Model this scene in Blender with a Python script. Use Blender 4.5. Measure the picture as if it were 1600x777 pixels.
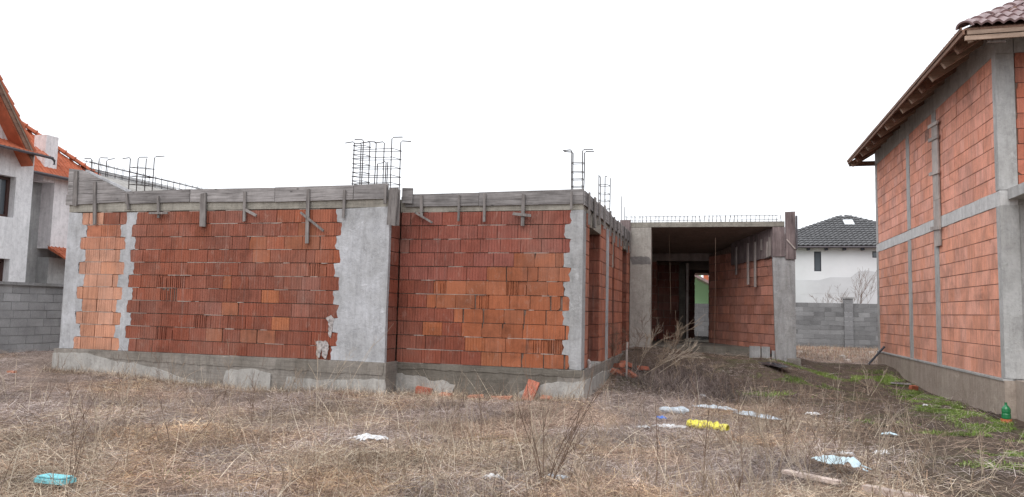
import bpy, math, random
import numpy as np
from mathutils import Vector, Matrix, noise
random.seed(7); NP = np.random.default_rng(7)
S = bpy.context.scene
for o in list(bpy.data.objects): bpy.data.objects.remove(o)
R_ = math.radians
# ------------------------------------------------------------------ camera
F_PX, YAW, PITCH, ROLL, CAM_H = 1150.0, 15.5, 4.75, 1.3, 1.6
cam_m = Matrix.Rotation(R_(YAW), 3, 'Z') @ Matrix.Rotation(R_(90 + PITCH), 3, 'X') @ Matrix.Rotation(R_(ROLL), 3, 'Z')
cd = bpy.data.cameras.new('camera'); cam = bpy.data.objects.new('camera', cd); S.collection.objects.link(cam)
cd.sensor_width = 36; cd.lens = 36 * F_PX / 1600; cd.clip_start = .05; cd.clip_end = 3000
cam.matrix_world = Matrix.Translation((0, 0, CAM_H)) @ cam_m.to_4x4()
S.camera = cam
S.render.resolution_x = 1024; S.render.resolution_y = 497
# ------------------------------------------------------------------ overcast sky, soft sun
w = bpy.data.worlds.new('World'); S.world = w; w.use_nodes = True
nt = w.node_tree; nt.nodes.clear()
sky = nt.nodes.new('ShaderNodeTexSky'); sky.sky_type = 'NISHITA'; sky.sun_disc = False
sky.sun_elevation = R_(48); sky.sun_rotation = R_(200); sky.air_density = 2; sky.dust_density = 6
hs = nt.nodes.new('ShaderNodeHueSaturation'); hs.inputs['Saturation'].default_value = .12
mx = nt.nodes.new('ShaderNodeMix'); mx.data_type = 'RGBA'; mx.inputs[0].default_value = .85
mx.inputs[7].default_value = (10.2, 10.5, 11.0, 1)
bg = nt.nodes.new('ShaderNodeBackground'); bg.inputs[1].default_value = .1
wo = nt.nodes.new('ShaderNodeOutputWorld')
nt.links.new(sky.outputs[0], hs.inputs['Color']); nt.links.new(hs.outputs[0], mx.inputs[6])
nt.links.new(mx.outputs[2], bg.inputs[0]); nt.links.new(bg.outputs[0], wo.inputs[0])
sd = bpy.data.lights.new('sun', 'SUN'); sd.energy = .9; sd.angle = R_(50); sd.color = (1, .97, .93)
sun = bpy.data.objects.new('sun', sd); S.collection.objects.link(sun)
sun.rotation_euler = (R_(42), 0, R_(-20))
S.view_settings.view_transform = 'Standard'; S.view_settings.look = 'None'
S.view_settings.exposure = .55; S.view_settings.gamma = 1

# ------------------------------------------------------------------ survey helpers: a photo point lying on a known plane -> metres
def _ray(u, v):
    return cam_m @ Vector(((u - 800) / F_PX, -(v - 388.5) / F_PX, -1))
def onY(u, v, Y):
    d = _ray(u, v); t = Y / d.y; return Vector((d.x * t, Y, CAM_H + d.z * t))
def onX(u, v, X):
    d = _ray(u, v); t = X / d.x; return Vector((X, d.y * t, CAM_H + d.z * t))
def sstep(a, b, x):
    t = min(1, max(0, (x - a) / (b - a))); return t * t * (3 - 2 * t)
def ground_h(x, y):
    h = .30 * sstep(-11.5, -15.5, x) * sstep(9, 14, y)
    h += .52 * sstep(14.2, 19.2, y) * sstep(3.0, 1.2, x) * sstep(-3.2, -2.2, x)
    h += .10 * sstep(12, 15, y) * sstep(-2.4, -1.9, x) * sstep(0.5, -1.2, x)
    h += .26 * sstep(16, 22, y) * sstep(1.2, 3.0, x)
    h += .22 * sstep(20, 30, y) * (1 - sstep(1.2, 3.0, x)) * 0
    h = max(h, .24 * sstep(21, 26, y))
    h += .10 * sstep(24, 21.8, y) * sstep(19.6, 20.6, y) * sstep(1.9, 2.2, x)
    h += .13 * sstep(-8.5, -12.8, x) * sstep(9, 12, y) * sstep(-15.5, -13.5, x) + .10 * sstep(-4.2, -2.3, x) * sstep(10.6, 12.4, y) * sstep(-.8, -2.0, x)
    h += .07 * sstep(3.2, 4.3, x) * sstep(11, 13, y) * sstep(18, 15, y) + .03 * sstep(10, 12, y) * sstep(-2.5, -5, x)
    near = sstep(60, 30, math.hypot(x, y))
    h += near * (.045 * noise.noise(Vector((x * .55, y * .55, 0))) + .022 * noise.noise(Vector((x * 1.9, y * 1.9, 3))) + .008 * noise.noise(Vector((x * 6, y * 6, 7))))
    return h
def onG(u, v):
    z = .05
    for _ in range(8):
        d = _ray(u, v); t = (z - CAM_H) / d.z; x, y = d.x * t, d.y * t
        z = .5 * z + .5 * ground_h(x, y)
    return Vector((x, y, ground_h(x, y)))

# ------------------------------------------------------------------ mesh builder
WP = {}
class MB:
    def __init__(s): s.v = []; s.f = []; s.c = []; s.col = (1, 1, 1)
    def face(s, idx): s.f.append(idx); s.c.append(s.col)
    def poly(s, pts):
        n = len(s.v); s.v += [Vector(p) for p in pts]; s.face(tuple(range(n, n + len(pts))))
    def box(s, a, b):
        x0, y0, z0 = a; x1, y1, z1 = b
        s.hexa([(x0, y0, z0), (x1, y0, z0), (x1, y1, z0), (x0, y1, z0), (x0, y0, z1), (x1, y0, z1), (x1, y1, z1), (x0, y1, z1)])
    def hexa(s, p):
        n = len(s.v); s.v += [Vector(q) for q in p]
        for q in ((0, 3, 2, 1), (4, 5, 6, 7), (0, 1, 5, 4), (1, 2, 6, 5), (2, 3, 7, 6), (3, 0, 4, 7)): s.face(tuple(n + i for i in q))
    def bar(s, a, b, wx, wz, up=(0, 0, 1), bev=0):
        a = Vector(a); b = Vector(b); d = (b - a).normalized(); up = Vector(up)
        if abs(d.dot(up)) > .95: up = Vector((0, 1, 0)) if abs(d.y) < .9 else Vector((1, 0, 0))
        r = d.cross(up).normalized(); u = r.cross(d)
        o = [(-wx / 2, -wz / 2), (wx / 2, -wz / 2), (wx / 2, wz / 2), (-wx / 2, wz / 2)]
        n = len(s.v)
        for e in (a, b):
            for (p, q) in o: s.v.append(e + r * p + u * q)
        for q in ((0, 1, 2, 3), (7, 6, 5, 4), (0, 4, 5, 1), (1, 5, 6, 2), (2, 6, 7, 3), (3, 7, 4, 0)): s.face(tuple(n + i for i in q))
    def tube(s, pts, r, k=4, r2=None):
        pts = [Vector(p) for p in pts]; m = len(pts); n = len(s.v)
        for i, p in enumerate(pts):
            d = (pts[min(i + 1, m - 1)] - pts[max(i - 1, 0)]).normalized()
            up = Vector((0, 0, 1)) if abs(d.z) < .9 else Vector((1, 0, 0))
            a = d.cross(up).normalized(); b = a.cross(d)
            rr = r if r2 is None else r + (r2 - r) * i / max(1, m - 1)
            for j in range(k):
                t = 2 * math.pi * j / k; s.v.append(p + a * (math.cos(t) * rr) + b * (math.sin(t) * rr))
        for i in range(m - 1):
            for j in range(k):
                s.face((n + i * k + j, n + i * k + (j + 1) % k, n + (i + 1) * k + (j + 1) % k, n + (i + 1) * k + j))
        s.face(tuple(n + j for j in range(k))[::-1]); s.face(tuple(n + (m - 1) * k + j for j in range(k)))
    def prism(s, pts, vec):
        """extrude a flat outline by vec"""
        vec = Vector(vec); m = len(pts); n = len(s.v)
        s.v += [Vector(p) for p in pts] + [Vector(p) + vec for p in pts]
        s.face(tuple(range(n, n + m))); s.face(tuple(range(n + 2 * m - 1, n + m - 1, -1)))
        for i in range(m): s.face((n + i, n + i + m, n + (i + 1) % m + m, n + (i + 1) % m))
    def build(s, name, mat, parent=None, kind=None, smooth=False, origin=None, fixn=True):
        me = bpy.data.meshes.new(name)
        V = np.array([tuple(v) for v in s.v], dtype=float)
        c = V.mean(0) if origin is None else np.array(origin, float)
        if origin is None: c = (V.min(0) + V.max(0)) / 2
        me.from_pydata((V - c).tolist(), [], s.f)
        if any(q != (1, 1, 1) for q in s.c):
            at = me.attributes.new('col', 'FLOAT_COLOR', 'FACE')
            at.data.foreach_set('color', np.array([tuple(q) + (1,) for q in s.c], dtype=np.float32).ravel())
        if fixn:
            import bmesh
            bm = bmesh.new(); bm.from_mesh(me); bmesh.ops.recalc_face_normals(bm, faces=bm.faces); bm.to_mesh(me); bm.free()
        if smooth: me.polygons.foreach_set('use_smooth', [True] * len(me.polygons))
        if mat: me.materials.append(mat)
        return place(name, me, c, parent, kind)
def place(name, me, c, parent=None, kind=None):
    o = bpy.data.objects.new(name, me); S.collection.objects.link(o)
    c = Vector(c); WP[o.name] = c
    if parent: o.parent = parent; o.location = c - WP[parent.name]
    else: o.location = c
    if kind: o['kind'] = kind
    return o
def thing(name, loc, label, cat, group=None):
    o = bpy.data.objects.new(name, None); S.collection.objects.link(o); o.location = loc; o.empty_display_size = .2
    WP[o.name] = Vector(loc); o['label'] = label; o['category'] = cat
    if group: o['group'] = group
    return o
def tag(o, label, cat, group=None):
    o['label'] = label; o['category'] = cat
    if group: o['group'] = group
    return o

# ------------------------------------------------------------------ materials
def mat(name, base, rough=.9, spec=.3):
    m = bpy.data.materials.new(name); m.use_nodes = True; n = m.node_tree.nodes; l = m.node_tree.links
    b = n['Principled BSDF']; b.inputs['Roughness'].default_value = rough; b.inputs['Specular IOR Level'].default_value = spec
    b.inputs['Base Color'].default_value = (*base, 1)
    return m, n, l, b
def N(n, t, **kw):
    x = n.new('ShaderNode' + t)
    for k, v in kw.items():
        if k.startswith('_'): setattr(x, k[1:], v)
        else: x.inputs[k.replace('__', ' ')].default_value = v
    return x
def coords(n, l, scale=(1, 1, 1), rnd=False, src='Position'):
    if src == 'Position': g = n.new('ShaderNodeNewGeometry'); out = g.outputs['Position']
    else: g = n.new('ShaderNodeTexCoord'); out = g.outputs['Object']
    mp = n.new('ShaderNodeMapping'); mp.inputs['Scale'].default_value = scale; l.new(out, mp.inputs['Vector'])
    if rnd:
        oi = n.new('ShaderNodeObjectInfo'); mu = N(n, 'Math', _operation='MULTIPLY'); mu.inputs[1].default_value = 37.0
        l.new(oi.outputs['Random'], mu.inputs[0]); l.new(mu.outputs[0], mp.inputs['Location'])
    return mp.outputs[0]
def noise_tex(n, l, vec, scale, detail=5, rough=.6, dist=0):
    t = N(n, 'TexNoise', Scale=scale, Detail=detail, Roughness=rough, Distortion=dist); l.new(vec, t.inputs['Vector']); return t.outputs['Fac']
def ramp(n, l, fac, stops):
    r = n.new('ShaderNodeValToRGB'); e = r.color_ramp.elements
    while len(e) < len(stops): e.new(.5)
    for i, (p, c) in enumerate(stops):
        e[i].position = p; e[i].color = (*c, 1) if not isinstance(c, (int, float)) else (c, c, c, 1)
    l.new(fac, r.inputs[0]); return r.outputs[0]
def mixc(n, l, a, b, fac, mode='MIX'):
    m = n.new('ShaderNodeMix'); m.data_type = 'RGBA'; m.blend_type = mode
    for i, v in ((0, fac), (6, a), (7, b)):
        if isinstance(v, (int, float)): m.inputs[i].default_value = v
        elif isinstance(v, tuple): m.inputs[i].default_value = (*v, 1)
        else: l.new(v, m.inputs[i])
    return m.outputs[2]
def bump(n, l, b, h, strength=.5, dist=.01):
    x = N(n, 'Bump', Strength=strength, Distance=dist); l.new(h, x.inputs['Height']); l.new(x.outputs[0], b.inputs['Normal'])

def concrete(name, a, c, dark, stain=.5, streak=True, board=False, rough_bump=.6, spk=.4):
    m, n, l, b = mat(name, a)
    p = coords(n, l)
    big = noise_tex(n, l, p, 1.6, 6, .65, .3); col = ramp(n, l, big, [(.3, a), (.68, c)])
    sp = noise_tex(n, l, p, 22, 4, .7)
    col = mixc(n, l, col, ramp(n, l, sp, [(.3, .72), (.5, 1.0), (.75, 1.1)]), spk, 'MULTIPLY')
    vs = noise_tex(n, l, coords(n, l, (8, 8, 1.1)), 1, 6, .72, .5); col = mixc(n, l, col, ramp(n, l, vs, [(.3, .74), (.5, 1.0), (.72, 1.16)]), .8, 'MULTIPLY')
    md = noise_tex(n, l, p, 6.5, 7, .75, .4); col = mixc(n, l, col, ramp(n, l, md, [(.3, .70), (.5, 1.0), (.7, 1.12)]), .7, 'MULTIPLY')
    if streak:
        st = noise_tex(n, l, coords(n, l, (5, 5, .5)), 1.4, 5, .7)
        col = mixc(n, l, col, dark, ramp(n, l, st, [(.52, 0.0), (.75, stain)]), 'MIX')
    blot = noise_tex(n, l, p, 3.7, 8, .75, .8)
    col = mixc(n, l, col, tuple(min(1, q * 1.35) for q in c), ramp(n, l, blot, [(.6, 0.0), (.66, .45)]))
    pit = N(n, 'TexVoronoi', Scale=16, Randomness=1); l.new(p, pit.inputs['Vector'])
    col = mixc(n, l, col, .0 and dark or dark, ramp(n, l, pit.outputs['Distance'], [(.05, .75), (.12, 0.0)]))
    if board:
        wv = noise_tex(n, l, coords(n, l, (1.2, 1.2, 26)), 1, 3, .7)
        col = mixc(n, l, col, ramp(n, l, wv, [(.35, .6), (.55, 1.0)]), .5, 'MULTIPLY')
    l.new(col, b.inputs['Base Color'])
    h = N(n, 'Math', _operation='ADD'); l.new(sp, h.inputs[0]); l.new(blot, h.inputs[1])
    bump(n, l, b, h.outputs[0], rough_bump, .02)
    return m
def brickmat(name, src, dusty=.3):
    m, n, l, b = mat(name, (.3, .08, .05), .85)
    if src == 'obj': oi = n.new('ShaderNodeObjectInfo'); base = oi.outputs['Color']
    else: at = N(n, 'Attribute', _attribute_name='col'); base = at.outputs['Color']
    p = coords(n, l)
    k = noise_tex(n, l, p, 2.2, 6, .7, .4)
    col = mixc(n, l, base, ramp(n, l, k, [(.28, .58), (.5, 1.0), (.75, 1.22)]), .9, 'MULTIPLY')
    bigw = noise_tex(n, l, coords(n, l, (1.1, 1.1, .7)), 1, 4, .6); col = mixc(n, l, col, (.30, .17, .135), ramp(n, l, bigw, [(.5, 0.0), (.72, .38)]))
    stk = noise_tex(n, l, coords(n, l, (12, 12, .35)), 1, 5, .7); col = mixc(n, l, col, (.40, .33, .30), ramp(n, l, stk, [(.60, 0.0), (.74, .35)]))
    rib = noise_tex(n, l, coords(n, l, (46, 46, 1.5)), 1, 3, .6)
    col = mixc(n, l, col, ramp(n, l, rib, [(.32, .66), (.5, 1.0), (.7, 1.12)]), .7, 'MULTIPLY')
    f = noise_tex(n, l, p, 60, 3, .7)
    col = mixc(n, l, col, ramp(n, l, f, [(.3, .75), (.6, 1.08)]), .6, 'MULTIPLY')
    gr = noise_tex(n, l, coords(n, l, (9, 9, 4)), 1, 6, .75, 1.0)
    col = mixc(n, l, col, (.42, .32, .27), ramp(n, l, gr, [(.56, 0.0), (.72, dusty)]))
    l.new(col, b.inputs['Base Color'])
    h = N(n, 'Math', _operation='ADD'); l.new(rib, h.inputs[0]); l.new(f, h.inputs[1]); bump(n, l, b, h.outputs[0], .5, .012)
    return m
def woodmat(name, a, c, dark, axis='x', rnd=True, knots=True):
    m, n, l, b = mat(name, a, .85)
    sc = {'x': (1.3, 30, 30), 'z': (30, 30, 1.3), 'y': (30, 1.3, 30)}[axis]
    g = noise_tex(n, l, coords(n, l, sc, rnd), 1, 6, .7, .6)
    col = ramp(n, l, g, [(.3, dark), (.47, a), (.7, c)])
    s2 = noise_tex(n, l, coords(n, l, (1, 1, 1), rnd), 2.2, 5, .7)
    col = mixc(n, l, col, ramp(n, l, s2, [(.3, .6), (.6, 1.1)]), .8, 'MULTIPLY')
    if knots:
        v = N(n, 'TexVoronoi', Scale=2.3, Randomness=1); l.new(coords(n, l, (1, 1, 2), rnd), v.inputs['Vector'])
        col = mixc(n, l, col, tuple(q * .35 for q in a), ramp(n, l, v.outputs['Distance'], [(.05, .9), (.09, 0.0)]))
    oi = n.new('ShaderNodeObjectInfo'); col = mixc(n, l, col, ramp(n, l, oi.outputs['Random'], [(0, .72), (1, 1.25)]), .8, 'MULTIPLY')
    l.new(col, b.inputs['Base Color']); bump(n, l, b, g, .6, .01)
    return m
def simple(name, c, rough=.7, var=.25, sc=6, spec=.3, metal=0, bmp=.2, rnd=False):
    m, n, l, b = mat(name, c, rough, spec); b.inputs['Metallic'].default_value = metal
    p = coords(n, l, rnd=rnd); k = noise_tex(n, l, p, sc, 6, .65)
    col = mixc(n, l, c, ramp(n, l, k, [(.3, 1 - var), (.7, 1 + var * .5)]), 1.0, 'MULTIPLY')
    l.new(col, b.inputs['Base Color']); bump(n, l, b, k, bmp, .01); return m

M = {}
M['conc'] = concrete('column_concrete', (.25, .245, .24), (.38, .38, .39), (.15, .145, .135), .55)
M['conc_white'] = concrete('limewashed_concrete', (.31, .31, .315), (.46, .465, .49), (.22, .215, .21), .5)
M['conc_dark'] = concrete('damp_plinth_concrete', (.115, .10, .083), (.185, .168, .145), (.065, .057, .047), .6, board=True)
M['stain'] = concrete('bitumen_stain', (.13, .12, .115), (.20, .185, .18), (.04, .04, .04), .5)
M['porch_conc'] = concrete('porch_column_concrete', (.30, .275, .25), (.40, .37, .34), (.19, .17, .15), .6)
M['slab_brown'] = concrete('brown_slab_underside', (.19, .15, .135), (.26, .215, .20), (.12, .10, .09), .5)  # darker, browner concrete tone for the porch slab underside and beam
M['conc_patch'] = concrete('render_patch', (.29, .275, .255), (.43, .415, .395), (.13, .115, .10), .65)
M['conc_plinth'] = concrete('plinth_concrete', (.185, .165, .145), (.29, .265, .24), (.10, .088, .074), .7, board=True)
M['plinth_band'] = concrete('plinth_damp_band', (.17, .15, .128), (.27, .245, .22), (.09, .08, .068), .7, board=True)
M['conc_band'] = concrete('pale_floor_band', (.50, .49, .485), (.62, .61, .605), (.33, .32, .31), .4, spk=.3)
M['conc_warm'] = concrete('beam_concrete', (.24, .22, .19), (.34, .32, .28), (.14, .125, .11), .5, board=True)
M['conc_house'] = concrete('house_concrete', (.34, .33, .32), (.46, .455, .45), (.20, .19, .18), .5)
M['mortar_rh'] = simple('pinkish_mortar', (.34, .19, .15), .95, .5, 14)
M['plinth_house'] = concrete('house_plinth_render', (.33, .265, .222), (.40, .335, .285), (.22, .175, .145), .4, spk=.15)
M['mortar'] = simple('mortar', (.20, .145, .12), .95, .45, 9)
M['mortar_light'] = simple('pale_mortar', (.34, .28, .25), .95, .35, 9)
M['brick'] = brickmat('brick_clay', 'obj'); M['brick_s'] = brickmat('brick_clay_joined', 'att')
M['wood'] = woodmat('weathered_board', (.21, .195, .192), (.34, .32, .318), (.08, .072, .07), 'x')
M['wood_y'] = woodmat('weathered_board_side', (.21, .195, .192), (.34, .32, .318), (.08, .072, .07), 'y')
M['wood_z'] = woodmat('weathered_batten', (.19, .172, .165), (.31, .285, .275), (.08, .07, .068), 'z')
M['wood_dark'] = woodmat('stained_board', (.155, .12, .12), (.27, .22, .215), (.07, .055, .055), 'z')
M['wood_pale'] = woodmat('pale_batten', (.36, .31, .29), (.46, .41, .38), (.22, .18, .17), 'z')
M['plank_pink'] = woodmat('bleached_plank', (.46, .40, .37), (.56, .50, .47), (.34, .28, .26), 'z', knots=False)
M['eave_wood'] = woodmat('eave_board', (.19, .105, .075), (.27, .17, .12), (.09, .05, .04), 'y')
M['eave_pale'] = woodmat('eave_batten', (.30, .21, .16), (.38, .28, .22), (.22, .15, .11), 'x', knots=False)
M['steel'] = simple('rusty_rebar', (.055, .045, .045), .6, .4, 30, metal=.3)
M['block'] = None
m, n, l, b = mat('concrete_block', (.2, .2, .2)); oi = n.new('ShaderNodeObjectInfo'); p = coords(n, l)
c1 = mixc(n, l, oi.outputs['Color'], ramp(n, l, noise_tex(n, l, p, 1.5, 5, .65), [(.3, .7), (.7, 1.2)]), .8, 'MULTIPLY')
sp = noise_tex(n, l, p, 45, 3, .7); c1 = mixc(n, l, c1, ramp(n, l, sp, [(.3, .7), (.6, 1.1)]), .6, 'MULTIPLY')
l.new(c1, b.inputs['Base Color']); bump(n, l, b, sp, .5, .01); M['block'] = m
M['plaster'] = concrete('white_house_plaster', (.70, .69, .70), (.80, .79, .80), (.52, .52, .52), .3, spk=.12)
M['plaster_pink'] = concrete('pink_white_plaster', (.72, .69, .70), (.80, .77, .78), (.50, .47, .48), .15, spk=.1)
M['plaster_grey'] = concrete('grey_basecoat', (.33, .33, .33), (.44, .44, .435), (.18, .18, .175), .5, spk=.15)
M['plaster_far'] = simple('far_house_plaster', (.64, .64, .66), .9, .10, .35)
M['plaster_low'] = simple('far_house_patch', (.54, .54, .56), .9, .12, .5)
M['green'] = simple('green_house_plaster', (.33, .58, .32), .9, .08, .6)
M['tile_or'] = simple('orange_roof_tile', (.46, .13, .065), .75, .35, 2.5, rnd=True)
M['tile_pu'] = simple('purple_brown_roof_tile', (.25, .165, .165), .42, .3, 4, spec=.6, rnd=True)
M['tile_gr'] = simple('grey_roof_tile', (.115, .115, .12), .6, .35, 3)
M['gutter'] = simple('dark_gutter', (.09, .08, .09), .4, .2, 4)
M['frame_br'] = simple('brown_window_frame', (.07, .035, .03), .5, .2, 8)
M['frame_dk'] = simple('dark_window_frame', (.035, .037, .05), .5, .2, 8)
m, n, l, b = mat('window_glass', (.10, .115, .13), .08, .6); M['glass'] = m
M['skyl'] = simple('skylight_glass', (.75, .78, .8), .1, .1, 2)
M['dark_room'] = simple('plaster_and_hole_shade', (.14, .12, .11), .95, .3, 2)  # room walls, and the dark tone painting shade in the small wall hole

# attribute-coloured plant material
def plantmat(name, trans=.0):
    m, n, l, b = mat(name, (.3, .25, .2), .85, .2)
    at = N(n, 'Attribute', _attribute_name='col'); l.new(at.outputs['Color'], b.inputs['Base Color']); return m
M['straw'] = plantmat('dry_straw')
M['twig_pale'] = simple('bleached_stalk', (.40, .33, .26), .9, .3, 14, rnd=True)
M['twig_brown'] = simple('brown_stalk', (.17, .115, .085), .9, .35, 14, rnd=True)
M['twig_mid'] = simple('tan_stalk', (.30, .23, .17), .9, .3, 14, rnd=True)

# ground material: dead grass litter / dark mud, mixed by place with ragged noise
m, n, l, b = mat('field_soil', (.15, .11, .08), .97, .15)
p = coords(n, l)
n1 = noise_tex(n, l, p, 1.1, 7, .7, .6); n2 = noise_tex(n, l, coords(n, l, (26, 26, 26)), 1, 5, .75, 1.5); n3 = noise_tex(n, l, p, .35, 3, .5)
litter = ramp(n, l, n2, [(.3, (.085, .06, .05)), (.44, (.20, .15, .125)), (.58, (.34, .265, .225)), (.75, (.46, .37, .31))])
mud = ramp(n, l, n2, [(.3, (.060, .042, .032)), (.55, (.115, .085, .066)), (.75, (.19, .15, .12))])
sx = n.new('ShaderNodeSeparateXYZ'); l.new(p, sx.inputs[0])
def lin(out, a, c):
    r = N(n, 'MapRange', _interpolation_type='SMOOTHSTEP'); r.inputs['From Min'].default_value = a; r.inputs['From Max'].default_value = c; l.new(out, r.inputs['Value']); return r.outputs[0]
def mth(op, a, c):
    q = N(n, 'Math', _operation=op)
    for i, v in ((0, a), (1, c)):
        if isinstance(v, (int, float)): q.inputs[i].default_value = v
        else: l.new(v, q.inputs[i])
    return q.outputs[0]
xm = mth('MULTIPLY', lin(sx.outputs['X'], .3, 2.8), lin(sx.outputs['Y'], 23, 20.5))
xm2 = mth('MULTIPLY', mth('MULTIPLY', lin(sx.outputs['Y'], 12.8, 14.5), lin(sx.outputs['Y'], 23, 20.5)), lin(sx.outputs['X'], -2.6, -1.9))
xm = mth('MAXIMUM', xm, mth('MULTIPLY', xm2, .8))
mask = ramp(n, l, mth('ADD', xm, mth('SUBTRACT', mth('MULTIPLY', n1, 1.1), .55)), [(.35, 0.0), (.62, 1.0)])
g = mixc(n, l, litter, mud, mask)
g = mixc(n, l, g, ramp(n, l, n1, [(.3, .55), (.5, .95), (.7, 1.25)]), .9, 'MULTIPLY')
gm = mth('MULTIPLY', mask, ramp(n, l, noise_tex(n, l, p, .9, 5, .6, .5), [(.54, 0.0), (.64, .3)]))
g = mixc(n, l, g, (.085, .12, .03), gm)
l.new(g, b.inputs['Base Color']); bump(n, l, b, mth('ADD', mth('MULTIPLY', n2, .5), n1), .8, .05)
M['ground'] = m

# ------------------------------------------------------------------ ground sheet
xs = sorted(set([-900, -400, -200, -100, -60, -40] + [round(-30 + .25 * i, 3) for i in range(241) if -30 + .25 * i <= 16] + [20, 30, 45, 70, 120, 300, 900]))
ys = sorted(set([-900, -200, -60, -20, -5] + [round(.2 * i, 3) for i in range(0, 190)] + [42, 48, 60, 90, 150, 300, 900, 1500]))
gv = [(x, y, ground_h(x, y)) for y in ys for x in xs]; nx = len(xs)
gf = [(j * nx + i, j * nx + i + 1, (j + 1) * nx + i + 1, (j + 1) * nx + i) for j in range(len(ys) - 1) for i in range(nx - 1)]
me = bpy.data.meshes.new('ground'); me.from_pydata(gv, [], gf); me.materials.append(M['ground'])
me.polygons.foreach_set('use_smooth', [True] * len(gf)); place('ground', me, (0, 0, 0), None, 'structure')

# ------------------------------------------------------------------ brick kit
BL, BH = .375, .25
def brick_geo(mb, L, H, D, kind, rs):
    """clay block, front face towards -y, centred; ribbed / smooth / broken faces"""
    x0, x1, z0, z1 = -L / 2, L / 2, -H / 2, H / 2
    e = .004
    if kind == 'ribbed':
        k = max(2, round(L / .054)); pr = [(x0, D)]
        pr.append((x0 + .001, e))
        for i in range(k):
            a = x0 + L * i / k; c = x0 + L * (i + 1) / k; q = L / k
            pr += [(a + q * .16, 0), (a + q * .84, 0)]
            if i < k - 1: pr += [(c, .006)]
        pr += [(x1 - .001, e), (x1, D)]
        m = len(pr); n0 = len(mb.v); jz = [rs.uniform(-.0015, .0015) for _ in pr]
        mb.v += [Vector((a, y - 0, z0 + .002)) for a, y in pr] + [Vector((a, y, z1 - .002 + j)) for (a, y), j in zip(pr, jz)]
        for i in range(m - 1): mb.face((n0 + i, n0 + i + 1, n0 + m + i + 1, n0 + m + i))
        mb.face(tuple(n0 + i for i in range(m))[::-1]); mb.face(tuple(n0 + m + i for i in range(m)))
    elif kind == 'broken':
        mb.box((x0, D * .42, z0), (x1, D, z1))
        k = max(3, round(L / .045)); a = x0
        for i in range(k):
            wd = L / k; t = rs.uniform(.3, .75) * wd
            if rs.random() < .85:
                zt = z1 - (rs.uniform(0, .35) * H if rs.random() < .3 else 0)
                mb.box((a, rs.uniform(0, .012), z0), (a + t, D * .42 - .001, zt))
            a += wd
    else:
        # smooth face with a chipped outline
        c = [rs.choice([.01, .02, .03, .05]) if rs.random() < .28 else .005 for _ in range(4)]; x0 += rs.choice([0, 0, .004, .016]); x1 -= rs.choice([0, 0, .004, .016])
        o = [(x0 + c[0], z0), (x1 - c[1] * .8, z0), (x1 - c[1] * .35, z0 + c[1] * .5), (x1, z0 + c[1]), (x1, z1 - c[2] * 1.6), (x1 - c[2] * .4, z1 - c[2]), (x1 - c[2] * .3, z1), (x0 + c[3] * .5, z1), (x0 + c[3] * .3, z1 - c[3] * 1.5), (x0, z1 - c[3] * 2), (x0, z0 + c[0] * .8)]
        mb.prism([(a, .0, z) for a, z in o], (0, D, 0))
LENS = [.375, .30, .24, .18, .12, .07]
BM = {}
def brick_mesh(L, kind, var):
    L = min(LENS, key=lambda q: abs(q - L)) if kind is None else L
    key = (round(L, 3), kind, var)
    if key not in BM:
        mb = MB(); brick_geo(mb, L - .006, BH - .011, .06, kind, random.Random(hash((key[0], kind, var)) & 0xffff if False else int(L * 1000) * 7 + var * 13 + len(kind)))
        me = bpy.data.meshes.new('brick'); me.from_pydata([tuple(v) for v in mb.v], [], mb.f)
        me.materials.append(M['brick']); BM[key] = me
    return BM[key]
RS = random.Random(21)
def jit(c, a=.12):
    k = 1 + RS.uniform(-a, a); g = RS.uniform(-.06, .06)
    return (c[0] * k, c[1] * k * (1 + g), c[2] * k * (1 + g * 2))
DRED = (.19, .062, .04); MRED = (.245, .080, .048); ORG = (.31, .105, .048); TAN = (.47, .235, .155); DUST = (.27, .115, .085)
def brick_row_splits(a, b, off, rs, L=BL):
    """lengths that fill a..b in running bond"""
    out = []; x = a; first = off if off > .05 else L
    while x < b - .001:
        ln = min(first if x == a else (L if rs.random() > .06 else L * rs.choice([.5, .66])), b - x)
        if b - (x + ln) < .055: ln = b - x
        out.append((x, x + ln)); x += ln
    return out
def brick_obj(parent, x0, x1, y, z, colr, kind, rot=0, var=0):
    L = round((x1 - x0) * 50) / 50; me = brick_mesh(L, kind, var)
    o = bpy.data.objects.new('brick', me); S.collection.objects.link(o); o.parent = parent
    return o

def blobby(pts, step, amp, rs):
    out = []
    for i in range(len(pts)):
        a = pts[i]; b = pts[(i + 1) % len(pts)]; L = math.dist(a, b); k = max(1, int(L / step))
        for j in range(k):
            t = j / k; out.append((a[0] + (b[0] - a[0]) * t + rs.uniform(-amp, amp), a[1] + (b[1] - a[1]) * t + rs.uniform(-amp, amp)))
    return out
# ------------------------------------------------------------------ UNFINISHED HOUSE
UH = thing('unfinished_house', (-7, 12.5, 0), 'roofless unfinished red brick house with grey concrete columns and board formwork around its top', 'house')
UP = WP[UH.name]
Y1, Y2, XS = 12.03, 12.5, -2.2
Z0 = .62
def ragged(a, b, step, amp, axis, fixed, rs):
    """points from a to b (2-tuples) with small noise across"""
    L = math.dist(a, b); k = max(1, int(L / step)); out = []
    for i in range(k):
        t = i / k; x = a[0] + (b[0] - a[0]) * t; z = a[1] + (b[1] - a[1]) * t
        if i: x += rs.uniform(-amp, amp); 
        out.append((x, z))
    return out
def tooth(xbase, sgn, z0, rows, amp, rs, phase, dy=BH):
    """toothed column edge in x as list of (x,z) going up"""
    pts = []
    for r in range(rows):
        x = xbase + (amp if (r + phase) % 2 else -amp) * sgn
        za, zb = z0 + r * dy, z0 + (r + 1) * dy
        for q in range(5):
            pts.append((x + rs.uniform(-.016, .016) * (1.8 if rs.random() < .25 else 1), za + (zb - za) * (.03 + q * .235)))
    return pts
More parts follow.
